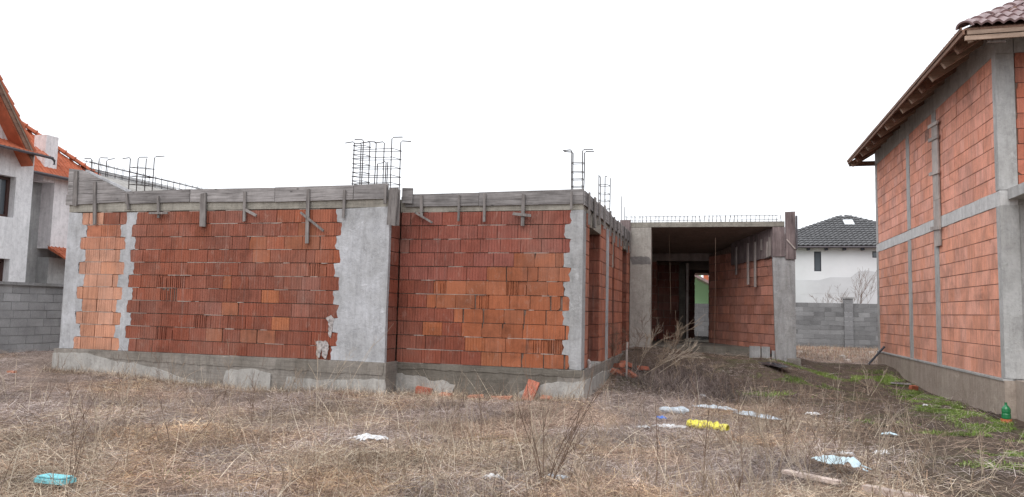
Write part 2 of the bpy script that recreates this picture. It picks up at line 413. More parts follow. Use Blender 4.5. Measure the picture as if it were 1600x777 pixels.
def column_poly(name, left, right, y, dep, matn, parent=UH):
    pts = [(x, y, z) for x, z in left] + [(x, y, z) for x, z in reversed(right)]
    mb = MB(); mb.prism(pts, (0, dep, 0)); return mb.build(name, M[matn], parent)
cnt = 0
def wall_front(y, z0, rows, xl, xr, colour, kindf, amp_l, amp_r, phase, prot=0):
    """running bond of single block objects between toothed edges"""
    global cnt
    for r in range(rows):
        a = xl + (amp_l if (r + phase) % 2 else -amp_l); b = xr + (amp_r if (r + phase) % 2 else -amp_r)
        if amp_l: a -= .015
        if amp_r: b += .015
        off = BL / 2 * ((r % 2)) + RS.choice([.30, .36, .375, .24]) * .5
        for (p, q) in brick_row_splits(a, b, off, RS):
            zc = z0 + (r + .5) * BH
            kd = kindf((p + q) / 2, zc, r); c = colour((p + q) / 2, zc, r, kd)
            L = max(.06, round((q - p) / .015) * .015)
            me = brick_mesh(round(L, 3), kd, RS.randrange(9))
            o = bpy.data.objects.new('brick', me); S.collection.objects.link(o); o.parent = UH
            o.location = Vector(((p + q) / 2, y + RS.uniform(-.005, .004), zc + RS.uniform(-.002, .002))) - UP
            o.rotation_euler = (0, RS.uniform(-.004, .004), RS.uniform(-.006, .006)); o.color = (*c, 1)
            cnt += 1
# left pale strip
def c_strip(x, z, r, k):
    if z > 3.1: return jit(MRED if x > -11.9 else TAN)
    if z > 2.85: return jit((.38, .15, .09))
    return jit(TAN, .1) if z < 2.6 else jit((.45, .20, .125))
wall_front(Y1, Z0, 11, -12.36, -11.37, c_strip, lambda x, z, r: 'smooth' if RS.random() < .6 else 'ribbed', .07, -.06, 0)
# main section
def k_main(x, z, r):
    if RS.random() < .035 or (abs(z - 1.87) < .14 and -10.6 < x < -9.9) or (abs(z - 1.37) < .14 and -9.6 < x < -9.2 and RS.random() < .6): return 'broken'
    if x > -9.2 and RS.random() < .10: return 'smooth'
    return 'ribbed'
def c_main(x, z, r, k):
    if k == 'smooth': return jit((.27, .093, .048), .12)
    u = RS.random()
    if x < -9.5 and z > 1.6: return jit(MRED if u < .55 else (.265, .085, .052))
    if x > -8 and z > 2: return jit(MRED if u < .6 else (.29, .092, .05))
    if u < .03: return jit(ORG)
    if u < .12: return jit((.235, .088, .062))
    return jit((.215, .070, .044) if z > 1.4 else (.215, .064, .038), .10)
wall_front(Y1, Z0, 11, -11.14, -6.62, c_main, k_main, .05, -.05, 1)
# right recessed section
def zone2(x, z):
    # spalled orange area: lower right, stepped
    lim = {8: 9, 7: -3.3, 6: -3.9, 5: -4.9, 4: -5.1, 3: -4.6, 2: -4.4, 1: -3.9, 0: -3.8}
    r = int((z - .6) / BH); return x > lim.get(r, 9)
def k_sec2(x, z, r):
    if zone2(x, z): return 'smooth' if RS.random() < .92 else 'broken'
    return 'ribbed' if RS.random() > .03 else 'smooth'
def c_sec2(x, z, r, k):
    if zone2(x, z): return jit((.295, .098, .047), .16)
    if k == 'smooth': return jit(DUST)
    u = RS.random()
    if z > 2.1: return jit((.235, .075, .054)) if u < .8 else jit((.255, .092, .072))
    return jit((.205, .060, .037)) if u < .85 else jit(ORG)
wall_front(Y2, .60, 11, -5.61, -2.47, c_sec2, k_sec2, 0, -.05, 0)
print('front bricks', cnt)

mbj = MB()
for (xl, xr, y, z0) in ((-12.3, -11.45, Y1, Z0), (-11.1, -6.68, Y1, Z0), (-5.58, -2.52, Y2, .60)):
    for r in range(0, 12):
        x = xl
        while x < xr - .1:
            L = RS.uniform(.08, .5)
            if RS.random() < (.75 if xl < -12 else .34) and x + L < xr:
                z = z0 + r * BH; h = RS.uniform(.005, .009); yy = y + RS.uniform(-.003, .004)
                p = [(x, yy, z - h), (x + L * .5, yy, z - h * RS.uniform(.5, 1.5)), (x + L, yy, z - h * .5), (x + L, yy, z + h * .6), (x + L * .55, yy, z + h * RS.uniform(.6, 1.2)), (x, yy, z + h * .8)]
                mbj.prism(p, (0, .03, 0))
            x += L
mbj.build('mortar_bed', M['mortar_light'], UH, 'stuff')
# wall cores (mortar seen in joints)
mb = MB(); mb.box((-12.7, Y1 + .026, Z0), (-5.9, Y1 + .25, 3.38)); mb.build('wall_core', M['mortar'], UH)
mb = MB(); mb.box((-5.61, Y2 + .026, .6), (-2.3, Y2 + .25, 3.345)); mb.build('wall_core', M['mortar'], UH)
rs = random.Random(5)
# columns
top = 3.385
col = column_poly('concrete_column', [(-12.78, Z0), (-12.78, top)], tooth(-12.36, 1, Z0, 11, .07, rs, 0), Y1 - .006, .3, 'conc_white')
col = column_poly('concrete_column', tooth(-11.385, -1, Z0, 11, .06, rs, 0), tooth(-11.14, 1, Z0, 11, .05, rs, 1), Y1 - .006, .06, 'conc_white')
lft = tooth(-6.62, -1, Z0, 11, .05, rs, 1); lft = [(x + (0.0), z) for x, z in lft]
col = column_poly('concrete_column', lft, [(-5.62, Z0), (-5.625, 1.5), (-5.615, 2.4), (-5.62, top + .01)], Y1 - .008, .085, 'conc_white')
mb = MB(); mb.box((-6.4, Y1 + .08, .55), (-5.665, Y2 + .2, 3.46)); mb.build('pier_core', M['mortar'], UH)
RET = 1
mb = MB(); mb.prism([(x, Y2 - .007, z) for x, z in tooth(-2.47, -1, .60, 11, .05, rs, 0)] + [(-2.2, Y2 - .007, 3.35), (-2.2, Y2 - .007, .6)], (0, .32, 0)); mb.build('concrete_column', M['conc'], UH)
# concrete smears running over the blocks beside the wide column
def smear(pts, y, matn, dep=.006, name='cement_smear'):
    pts = blobby(pts, .03, .010, rs); mb = MB(); mb.prism([(x, y, z) for x, z in pts], (0, dep, 0)); return mb.build(name, M[matn], UH)
M['lime'] = simple('lime_splash', (.40, .365, .355), .9, .7, 22)
smear([(-6.98, .95), (-6.95, .86), (-6.97, .7), (-6.90, .64), (-6.86, .82), (-6.83, .66), (-6.76, .64), (-6.72, .85), (-6.74, .93), (-6.8, .96)], Y1 - .016, 'lime')
smear([(-6.80, 1.38), (-6.75, 1.30), (-6.73, 1.05), (-6.69, 1.02), (-6.66, 1.18), (-6.64, 1.36), (-6.70, 1.43)], Y1 - .016, 'lime')

# plinths
mb = MB(); mb.box((-12.86, Y1 - .05, -.5), (-5.57, Y1 + .46, Z0)); mb.build('plinth', M['conc_plinth'], UH)
mb = MB(); mb.prism([(x, Y1 - .062, z) for x, z in blobby([(-12.0, .47), (-12.0, .605), (-5.62, .605), (-5.62, .40), (-8, .42), (-10, .44)], .10, .016, rs)], (0, .03, 0)); mb.build('plinth_band', M['plinth_band'], UH)
mb = MB(); mb.box((-5.57, Y2 - .03, -.5), (-2.17, Y2 + .3, .6)); mb.build('plinth', M['conc_dark'], UH)
mb = MB(); mb.prism([(x, Y2 - .044, z) for x, z in blobby([(-5.56, .50), (-5.56, .585), (-2.17, .59), (-2.17, .49)], .10, .016, rs)], (0, .03, 0)); mb.build('plinth_ledge', M['conc_dark'], UH)
for o in ([(-5.57, -.2), (-5.57, .40), (-5.1, .38), (-4.85, .28), (-4.7, .33), (-4.45, .25), (-4.5, .05), (-4.3, -.2)], [(-3.35, -.2), (-3.28, .18), (-3.1, .28), (-2.95, .26), (-2.85, .36), (-2.16, .42), (-2.16, -.2)]):
    pts = blobby(o, .07, .018, rs); mb = MB(); mb.prism([(min(x, -2.155), Y2 - .052, z) for x, z in pts], (0, .023, 0)); mb.build('render_patch', M['conc_patch'], UH)
for o in ([(-12.86, -.2), (-12.86, .52), (-12.1, .56), (-11.4, .44), (-10.9, .40), (-10.4, .34), (-9.8, .18), (-9.3, .1), (-9.3, -.2)], [(-8.9, -.2), (-8.8, .36), (-8.2, .41), (-7.85, .33), (-7.85, -.2)], [(-7.6, -.2), (-7.5, .3), (-6.9, .26), (-6.3, .30), (-5.56, .34), (-5.56, -.2)]):
    pts = blobby(o, .12, .014, rs); mb = MB(); mb.prism([(x, Y1 - .078, z) for x, z in pts], (0, .03, 0)); mb.build('render_patch', M['conc_patch'], UH)
# side plinth (facing the yard)
mb = MB(); mb.box((-2.6, Y2 - .03, -.5), (XS + .05, 19.69, .60)); mb.build('plinth', M['conc_plinth'], UH)
mb = MB(); mb.prism([(XS + .068, y, z) for y, z in blobby([(12.45, -.2), (12.45, .42), (13.4, .40), (14.6, .44), (15.6, .38), (17, .42), (17.2, -.2)], .12, .016, rs)], (-.03, 0, 0)); mb.build('render_patch', M['conc_patch'], UH)

# ring beam
mb = MB(); mb.box((-12.78, Y1 - .002, 3.385), (-5.64, Y2 - .005, 3.70)); mb.build('ring_beam', M['conc_warm'], UH)
mb = MB(); mb.box((-5.62, Y2 - .002, 3.352), (-2.2, Y2 + .26, 3.64)); mb.build('ring_beam', M['conc_warm'], UH)
mb = MB(); mb.box((-2.45, Y2 + .27, 3.352), (XS, 19.69, 3.64)); mb.build('ring_beam', M['conc_warm'], UH)
# unseen slab added so the rooms stay dark, with left & back walls
mb = MB(); mb.box((-12.5, Y1 + .27, 3.46), (-5.66, 20.6, 3.60)); mb.box((-5.655, Y2 + .27, 3.455), (-2.46, 20.6, 3.60)); mb.build('added_ceiling_slab', M['conc_warm'], UH)
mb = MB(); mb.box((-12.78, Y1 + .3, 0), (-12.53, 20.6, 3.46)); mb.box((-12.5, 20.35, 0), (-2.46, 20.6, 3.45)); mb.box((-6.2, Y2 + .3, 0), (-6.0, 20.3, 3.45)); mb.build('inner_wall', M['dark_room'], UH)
mb = MB(); mb.box((-12.5, Y1 + .3, .3), (-5.9, 20.3, .58)); mb.box((-5.9, Y2 + .31, .3), (-2.62, 20.3, .575)); mb.build('floor_slab', M['conc_warm'], UH)

# sloping slab strip on the left with its form panel
xa, xb = -12.83, -11.33
def zr(x): return 4.27 if x < -12.45 else 4.27 - (x + 12.45) * (.48 / 1.12)
mb = MB()
mb.prism([(-12.78, Y1 + .02, 3.705), (-12.78, Y1 + .02, 4.24), (-12.45, Y1 + .02, 4.22), (-11.33, Y1 + .02, 3.74), (-11.33, Y1 + .02, 3.705)], (0, 8.5, 0)); mb.build('sloping_slab', M['conc_patch'], UH)
mb = MB(); mb.prism([(-12.46, Y1 + .0, 4.235), (-12.42, Y1 + .0, 4.26), (-11.30, Y1, 3.80), (-11.33, Y1, 3.765)], (0, .06, 0)); mb.build('slab_edge', M['conc_white'], UH)
def xz_board(name, pts, y, th, matn='wood'):
    mb = MB(); mb.prism([(x, y, z) for x, z in pts], (0, th, 0)); return mb.build(name, M[matn], UH)
yb = Y1 - .032
xz_board('formwork_board', [(-12.83, 4.02), (-12.83, 4.29), (-12.50, 4.25), (-11.97, 4.03)], yb, .028)
xz_board('formwork_board', [(-12.83, 3.76), (-12.83, 4.014), (-11.955, 4.022), (-11.36, 3.76)], yb + .002, .028)
xz_board('formwork_board', [(-12.85, 3.53), (-12.85, 3.752), (-11.36, 3.752), (-11.36, 3.58)], yb - .002, .028)
# planks along the front; each run of board is one plank
for (xa, xb, za, zb, zc, zd, yy) in [(-11.37, -9.86, 3.53, 3.78, 3.80, 3.55, yb), (-9.85, -7.98, 3.545, 3.795, 3.785, 3.52, yb + .004), (-7.97, -6.35, 3.515, 3.79, 3.795, 3.53, yb), (-6.34, -5.66, 3.53, 3.80, 3.81, 3.535, yb + .003)]:
    xz_board('formwork_board', [(xa, za), (xa, zb), (xb, zc), (xb, zd)], yy, .028)
xz_board('formwork_board', [(-5.52, 3.45), (-5.52, 3.68), (-4.1, 3.685), (-4.1, 3.45)], Y2 - .034, .028)
xz_board('formwork_board', [(-4.095, 3.445), (-4.095, 3.69), (-2.2, 3.71), (-2.2, 3.455)], Y2 - .032, .028)
xz_board('formwork_board', [(-5.58, 3.52), (-5.58, 3.80), (-5.37, 3.79), (-5.37, 3.50)], Y2 - .066, .03)
def batten(u0, v0, u1, v1, Y, wd=.05, th=.028, m='wood_z'):
    a = onY(u0, v0, Y); b = onY(u1, v1, Y); mb = MB(); mb.bar(a, b, wd if abs(a.z - b.z) > abs(a.x - b.x) else th, th if abs(a.z - b.z) > abs(a.x - b.x) else wd, up=(0, 1, 0) if abs(a.z - b.z) <= abs(a.x - b.x) else (0, 1, 0))
    o = mb.build('batten', M[m], UH); return o
def bt(u0, v0, u1, v1, Y, wd=.05, th=.028, m='wood_z'):
    a = onY(u0, v0, Y); b = onY(u1, v1, Y); d = (b - a).normalized(); r = Vector((d.z, 0, -d.x)) * (wd / 2)
    s_ = [random.uniform(-.01, .01) for _ in range(4)]
    mb = MB(); mb.prism([a + r + d * s_[0], a - r + d * s_[1], b - r + d * s_[2], b + r + d * s_[3]], (0, th, 0)); return mb.build('batten', M[m], UH)
F1 = Y1 - .064
for a in [(118, 268, 116, 322, F1, .10), (147, 284, 147, 351, F1, .07), (197, 303, 200, 328, F1, .05), (246, 306, 247, 341, F1, .045), (232, 333, 261, 333, F1 - .03, .04), (317, 302, 316, 354, F1, .13),
          (382, 300, 381, 346, F1, .055), (383, 328, 400, 337, F1 - .03, .05), (481, 296, 479, 381, F1, .065), (469, 332, 505, 361, F1 - .03, .04), (538, 297, 536, 340, F1, .045), (602, 289, 601, 318, F1 - .01, .05)]: bt(*a)
bt(615, 293, 611, 352, Y1 - .10, .17); bt(622, 296, 620, 353, Y1 + .0, .07, .03)
F2 = Y2 - .068
for a in [(658, 305, 658, 339, F2, .055), (648, 332, 675, 348, F2 - .03, .035), (717, 305, 716, 345, F2, .035), (757, 302, 756, 347, F2, .045), (818, 303, 816, 353, F2 - .0, .06), (801, 334, 830, 337, F2 - .03, .05), (893, 300, 892, 327, F2 - .03, .04)]: bt(*a)
# side-wall boards and battens
yy = Y2 - .03
for k, L in enumerate([1.5, 1.9, 1.2, 1.7, .95]):
    mb = MB(); z0 = 3.44 + random.uniform(-.015, .015); mb.box((XS + .004, yy, z0), (XS + .034 + .004 * (k % 2), yy + L - .006, z0 + .255 + random.uniform(-.01, .01))); mb.build('formwork_board', M['wood_y'], UH); yy += L
for Yb, zb, wd in [(12.75, 3.12, .06), (13.35, 3.14, .14), (13.95, 3.26, .07), (14.6, 3.25, .11), (15.5, 3.2, .06), (16.1, 3.12, .08), (16.75, 3.08, .06), (17.3, 3.15, .12), (18.0, 3.22, .06), (18.6, 3.1, .07), (19.2, 3.15, .1)]:
    mb = MB(); zt = 3.71 + random.uniform(-.03, .03)
    mb.hexa([(XS + .042, Yb, zb), (XS + .07, Yb, zb), (XS + .07, Yb + wd, zb), (XS + .042, Yb + wd, zb), (XS + .042, Yb, zt), (XS + .07, Yb, zt), (XS + .07, Yb + wd, zt), (XS + .042, Yb + wd, zt)]); mb.build('batten', M['wood_z'], UH)

# side wall blocks (foreshortened): joined pieces
def side_bricks(mb, X, ya, yb, z0, rows, colf, sgn=1, dep=.06, zskip=None, end_cut=True):
    """blocks on a wall in plane x=X facing sgn*x; runs along y"""
    for r in range(rows):
        off = BL * (.5 if r % 2 else 1)
        for (p, q) in brick_row_splits(ya, yb, off, RS):
            zc = z0 + (r + .5) * BH
            if zskip and zskip((p + q) / 2, zc): continue
            t = MB(); brick_geo(t, q - p - .008, BH - .012, dep, 'ribbed' if RS.random() < .7 else 'smooth', RS)
            mb.col = colf((p + q) / 2, zc); n0 = len(mb.v); jx = RS.uniform(-.004, .003)
            for v in t.v: mb.v.append(Vector((X - sgn * (v.y + jx), (p + q) / 2 + (v.x * sgn), zc + v.z)))
            for f in t.f: mb.face(tuple(n0 + i for i in f))
mb = MB(); side_bricks(mb, -5.625, Y1 + .082, Y2 + .0, .60, 11, lambda y, z: jit((.20, .058, .036), .15)); mb.build('brick_facing', M['brick_s'], UH, 'stuff')
mb = MB(); cs = lambda y, z: jit((.36, .135, .085), .2)
for (ya, yb_) in [(12.82, 13.16), (14.44, 15.32), (15.66, 16.3), (16.68, 18.12), (19.08, 19.68)]:
    side_bricks(mb, XS, ya, yb_, .60, 11, cs)
mb.build('brick_facing', M['brick_s'], UH, 'stuff')
# cores, jambs of blocks inside openings, lintels
def jamb(Y, x0, x1, zt, facing=-1, shade=(.22, .075, .05)):
    """blocks on a reveal in plane y=Y"""
    mb = MB(); r = 0
    while .60 + r * BH < zt - .01:
        h = min(BH, zt - .60 - r * BH)
        for (p, q) in brick_row_splits(x0, x1, (x1 - x0) * (.5 if r % 2 else 1), RS):
            mb.col = jit(shade, .2); mb.box((p + .003, Y if facing < 0 else Y - .05, .60 + r * BH + .005), (q - .003, Y + .05 if facing < 0 else Y, .60 + r * BH + h - .006))
        r += 1
    return mb
mb = MB()
for (ya, yb_) in [(12.52, 13.15), (14.47, 16.29), (16.71, 18.1), (19.1, 19.69)]: mb.box((XS - .245, ya, .6), (XS - .02, yb_, 3.35))
mb.build('wall_core', M['mortar'], UH)
for Y in (14.42, 16.67, 19.06): jamb(Y, XS - .26, XS - .005, 3.35).build('reveal_bricks', M['brick_s'], UH, 'stuff')
# a cross wall of blocks just inside the first doorway
jamb(14.75, -3.6, XS - .27, 3.35).build('reveal_bricks', M['brick_s'], UH, 'stuff')
mb = MB(); mb.box((XS - .012, 15.36, .6), (XS + .012, 15.64, 3.35)); mb.build('tie_column', M['conc_white'], UH)
for (ya, yb_, z) in [(13.17, 14.42, 3.12), (18.12, 19.06, 3.17)]:
    mb = MB(); mb.box((XS - .24, ya, z), (XS + .02, yb_, 3.351)); mb.build('lintel', M['conc_warm'], UH)
mb = MB(); mb.box((XS - .3, 16.3, 2.6), (XS - .03, 16.68, 3.351)); mb.build('lintel', M['conc_warm'], UH)
mb = MB(); mb.box((XS - .25, 13.17, .601), (XS + .05, 14.42, .635)); mb.build('door_sill', M['conc_patch'], UH)
mb = MB(); mb.tube([(XS + .02, 13.05, .74), (XS + .045, 13.05, .72), (XS + .045, 13.05, .60)], .03, 8); mb.build('drain_pipe', M['lime'], UH)

# ------------------------------------------------------------------ porch wing
YP = 19.7; SL = math.tan(R_(5.6))
def zc_(y): return 3.87 - (y - YP) * SL
mb = MB(); mb.hexa([(-2.42, YP, 3.87), (1.69, YP, 3.86), (1.69, 28.2, zc_(28.2)), (-2.42, 28.2, zc_(28.2)), (-2.42, YP, 4.0), (1.69, YP, 3.99), (1.69, 28.2, zc_(28.2) + .13), (-2.42, 28.2, zc_(28.2) + .13)]); mb.build('porch_slab', M['conc_warm'], UH)
mb = MB(); mb.box((-2.19, YP + .0, .2), (-1.64, YP + .32, 3.86)); mb.box((-2.17, YP - .05, .2), (-1.74, YP - .001, .62)); o = mb.build('concrete_column', M['porch_conc'], UH)
mb = MB(); mb.prism([(x, YP - .004, z) for x, z in blobby([(-2.186, 2.87), (-2.186, 3.09), (-1.645, 3.08), (-1.645, 2.88)], .06, .012, rs) if -2.19 <= x <= -1.64], (0, .02, 0)); mb.build('stain_band', M['stain'], UH)
mb = MB(); mb.prism([(1.47, YP - .02, .2), (1.44, YP - .02, 1.2), (1.40, YP - .02, 3.12), (1.93, YP - .02, 3.12), (1.945, YP - .02, .2)], (0, .34, 0)); mb.build('concrete_column', M['conc'], UH)
mb = MB(); mb.box((1.72, YP - .09, -.1), (2.04, YP + .2, .55)); mb.build('column_footing', M['conc_plinth'], UH)
mb = MB(); mb.hexa([(-2.19, YP + .02, 3.862), (1.69, YP + .02, 3.852), (1.69, 28.2, zc_(28.2) - .006), (-2.19, 28.2, zc_(28.2) - .006), (-2.19, YP + .02, 3.866), (1.69, YP + .02, 3.856), (1.69, 28.2, zc_(28.2) - .002), (-2.19, 28.2, zc_(28.2) - .002)]); mb.build('slab_underside', M['slab_brown'], UH)
# skewed side wall of blocks
dx, dy = -.413, .911
Lw = 2.5; A = Vector((1.46, YP + .1, 0)); dW = Vector((dx, dy, 0)); nW = Vector((-dy, dx, 0))
mb = MB(); side = []
for r in range(11):
    for (p, q) in brick_row_splits(0, Lw + 1.5, BL * (.5 if r % 2 else 1), RS):
        z = .62 + (r + .5) * BH; t = MB(); brick_geo(t, q - p - .008, BH - .012, .06, 'smooth' if RS.random() < .6 else 'ribbed', RS)
        c = Vector(A) + dW * ((p + q) / 2); mb.col = jit((.43, .19, .14), .15); n0 = len(mb.v); j = RS.uniform(-.005, .004)
        for v in t.v: mb.v.append(c + dW * (-v.x) - nW * (v.y + j) + Vector((0, 0, z + v.z)))
        for f in t.f: mb.face(tuple(n0 + i for i in f))
mb.build('porch_bricks', M['brick_s'], UH, 'stuff')
mb = MB(); P0 = A - nW * .02; P1 = P0 + dW * (Lw + 1.5)
mb.hexa([P0 + Vector((0, 0, .2)), P1 + Vector((0, 0, .2)), P1 - nW * .22 + Vector((0, 0, .2)), P0 - nW * .22 + Vector((0, 0, .2)), P0 + Vector((0, 0, 3.84)), P1 + Vector((0, 0, 3.42)), P1 - nW * .22 + Vector((0, 0, 3.42)), P0 - nW * .22 + Vector((0, 0, 3.84))]); mb.build('wall_core', M['mortar'], UH)
# formwork boards left hanging on the porch wall top
for i in range(9):
    s0 = -.05 + i * .27; s1 = s0 + .262; zt0 = zc_(YP + dy * s0) - .02; zt1 = zc_(YP + dy * s1) - .02; zb0 = 3.10 - .012 * i + random.uniform(-.012, .012)
    q0 = A + dW * s0 + nW * .03; q1 = A + dW * s1 + nW * (.03 + .004 * (i % 2))
    mb = MB(); mb.prism([q0 + Vector((0, 0, zb0)), q1 + Vector((0, 0, zb0)), q1 + Vector((0, 0, zt1)), q0 + Vector((0, 0, zt0))], nW * .025); mb.build('formwork_board', M['wood_dark'], UH)
for s0, za, zb_, wd in [(2.0, 3.5, 2.72, .07), (1.3, 3.55, 2.42, .075), (.9, 3.55, 2.35, .075), (.55, 3.6, 3.3, .06), (.25, 3.5, 3.1, .07), (.12, 3.6, 3.12, .06)]:
    c = A + dW * s0 + nW * .062; mb = MB(); h = dW * wd / 2
    mb.prism([c - h + Vector((0, 0, zb_)), c + h + Vector((0, 0, zb_)), c + h * .9 + Vector((0, 0, za)), c - h + Vector((0, 0, za))], nW * .03); mb.build('batten', M['wood_pale'], UH)
# end boards on the right corner
mb = MB(); mb.prism([(1.70, YP - .07, 3.03), (1.70, YP - .07, 4.22), (1.94, YP - .07, 4.23), (1.95, YP - .07, 3.02)], (0, .045, 0)); mb.build('end_board', M['wood_dark'], UH)
mb = MB(); mb.box((1.955, YP - .1, 3.28), (1.99, YP + .3, 4.12)); mb.build('end_board', M['gutter'], UH)
mb = MB(); mb.bar((1.73, YP - .09, 3.52), (1.93, YP - .09, 3.28), .03, .03); mb.build('batten', M['wood_pale'], UH)
mb = MB(); mb.box((1.40, YP - .052, 3.09), (1.695, YP - .022, 3.84)); mb.build('formwork_board', M['wood_dark'], UH)
# left end board of the slab
mb = MB(); mb.box((-2.46, YP - .06, 3.55), (-2.18, YP - .03, 4.06)); mb.build('end_board', M['wood_dark'], UH)
# back wall with wide opening, beam, pilaster, second room, far wall with doorway
mb = MB(); mb.box((-2.2, 23.5, 3.24), (1.2, 23.75, 3.47)); mb.build('beam', M['slab_brown'], UH)
def yface_bricks(mb, Y, x0, x1, z0, rows, c, dep=.05):
    for r in range(rows):
        for (p, q) in brick_row_splits(x0, x1, min(BL, (x1 - x0)) * (.5 if r % 2 else 1), RS):
            zc = z0 + (r + .5) * BH; t = MB(); brick_geo(t, max(.04, q - p - .008), BH - .012, dep, 'smooth', RS); mb.col = jit(c, .18); n0 = len(mb.v)
            for v in t.v: mb.v.append(Vector(((p + q) / 2 + v.x, Y + v.y + RS.uniform(-.0005, .0005), zc + v.z)))
            for f in t.f: mb.face(tuple(n0 + i for i in f))
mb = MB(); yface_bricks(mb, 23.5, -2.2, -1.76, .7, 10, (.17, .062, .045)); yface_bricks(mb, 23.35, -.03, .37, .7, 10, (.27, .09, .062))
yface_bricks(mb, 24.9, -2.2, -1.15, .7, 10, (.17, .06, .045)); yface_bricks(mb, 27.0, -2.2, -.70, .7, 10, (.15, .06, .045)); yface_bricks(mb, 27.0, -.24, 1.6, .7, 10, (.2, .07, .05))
mb.build('porch_bricks', M['brick_s'], UH, 'stuff')
mb = MB(); mb.box((-2.2, 23.52, .4), (-1.78, 23.75, 3.24)); mb.box((-.01, 23.37, .4), (.35, 23.75, 3.238)); mb.box((-2.2, 24.92, .4), (-1.16, 25.1, 3.3)); mb.box((-2.2, 27.02, .4), (-.72, 27.2, 3.1)); mb.box((-.22, 27.02, .4), (1.6, 27.2, 3.1))
mb.box((-2.2, 27.0, 3.05), (1.6, 27.22, 3.3)); mb.box((.37, 23.6, .4), (1.6, 23.75, 3.6)); mb.box((1.5, 23.5, .4), (1.6, 27.2, 3.5)); mb.box((-2.44, 20.1, .2), (-2.2, 27.2, 3.9)); mb.build('wall_core', M['mortar'], UH)
mb = MB(); mb.box((-1.15, 24.85, .7), (-.95, 25.1, 3.24)); mb.build('concrete_column', M['conc_dark'], UH)
mb = MB(); mb.box((-.885, 23.9, .78), (-.82, 23.96, 3.2)); mb.build('timber_post', M['wood_pale'], UH)
mb = MB(); mb.box((-2.2, 20.4, .2), (1.3, 27.2, .74)); mb.build('floor_slab', M['conc_dark'], UH)
mb = MB(); mb.box((-.9, 23.45, .741), (-.1, 23.8, .80)); mb.build('door_sill', M['conc_warm'], UH)
mb = MB(); mb.box((-.70, 26.95, .741), (-.24, 27.3, .82)); mb.build('door_sill', M['lime'], UH)
for u0, u1, v0, v1 in [(1171, 1188, 541, 560), (1190, 1203, 542, 562), (1206, 1211, 548, 562)]:
    a = onY(u0, v0, YP + .15); b = onY(u1, v1, YP + .15); mb = MB(); mb.box((a.x, YP + .12, b.z - .25), (b.x, YP + .3, a.z)); mb.build('foundation_block', M['conc'], UH)

# ------------------------------------------------------------------ rebar
RB = .010
def cage(rods, stir, r=RB):
    mb = MB()
    for pts in rods: mb.tube(pts, r, 5)
    o = mb.build('rebar_cage', M['steel'], UH)
    for loop in stir:
        mb = MB(); mb.tube(loop, r * .62, 4)
        s_ = mb.build('stirrup', M['steel'], None); s_.parent = o; s_.location = WP[s_.name] - WP[o.name]
    return o
def rod(x, y, z0, z1, hx=0, hy=0):
    j = random.uniform(-.01, .01); p = [(x, y, z0), (x + j, y, (z0 + z1) / 2), (x + j, y, z1 - .025), (x + j + hx * .15, y + hy * .15, z1)]
    if hx or hy: p.append((x + hx, y + hy, z1 + random.uniform(-.02, .02)))
    return p
yA, yB = Y1 + .1, Y1 + .32
cage([rod(-6.44, yA, 3.6, 4.63, -.18), rod(-6.26, yA, 3.6, 4.66, -.17), rod(-6.0, yA, 3.6, 4.61, -.16), rod(-5.68, yA, 3.6, 4.68, .21), rod(-6.40, yB, 3.6, 4.65, -.16), rod(-6.22, yB, 3.6, 4.67, -.2), rod(-5.93, yB, 3.6, 4.66, -.2), rod(-5.60, yB, 3.6, 4.66, .2),
      [(-5.95, yA, 3.6), (-5.95, yA, 4.2), (-5.88, yA + .1, 4.24)], [(-5.86, yB, 3.6), (-5.85, yB, 4.28)], [(-5.79, yA, 3.6), (-5.78, yA, 4.22), (-5.82, yA, 4.24)]],
     [[(-6.46, yA - .01, z), (-5.66, yA - .01, z + .005), (-5.58, yB + .01, z), (-6.42, yB + .01, z + .02), (-6.46, yA - .01, z)] for z in (3.84, 3.98, 4.14, 4.31, 4.47)] +
     [[(-6.46, yA, z + .06), (-6.22, yA, z + .05), (-6.2, yB, z + .06), (-6.42, yB, z + .06), (-6.46, yA, z + .06)] for z in (3.84, 4.0, 4.16, 4.33, 4.5)])
cage([rod(-11.43, yA, 3.7, 4.5, -.2), rod(-11.24, yA, 3.7, 4.5, .22), rod(-11.24, yB, 3.7, 4.52, 0), rod(-11.06, yB, 3.7, 4.55, .25)],
     [[(-11.44, yA, z), (-11.24, yA, z), (-11.03, yB, z - .01), (-11.22, yB, z), (-11.44, yA, z)] for z in (3.95, 4.12, 4.3)])
yA, yB = Y2 + .08, Y2 + .26
cage([rod(-2.43, yA, 3.6, 4.43, -.17), rod(-2.24, yA, 3.6, 4.43, .18), rod(-2.44, yB, 3.6, 4.43, -.17), rod(-2.25, yB, 3.6, 4.43, .18)],
     [[(-2.44, yA, z), (-2.23, yA, z), (-2.24, yB, z + .01), (-2.45, yB, z + .01), (-2.44, yA, z)] for z in (3.78, 3.91, 4.04, 4.2)])
cage([rod(-2.38, 15.35, 3.6, 4.5), rod(-2.24, 15.35, 3.6, 4.46, .03), rod(-2.38, 15.6, 3.6, 4.5, -.04), rod(-2.18, 15.6, 3.6, 4.46)],
     [[(-2.39, 15.35, z), (-2.2, 15.35, z), (-2.17, 15.6, z + .01), (-2.37, 15.6, z), (-2.39, 15.35, z)] for z in (3.78, 3.95, 4.1, 4.28)])
cage([rod(-2.43, YP + .05, 3.9, 4.72), rod(-2.36, YP + .2, 3.9, 4.45)], [])
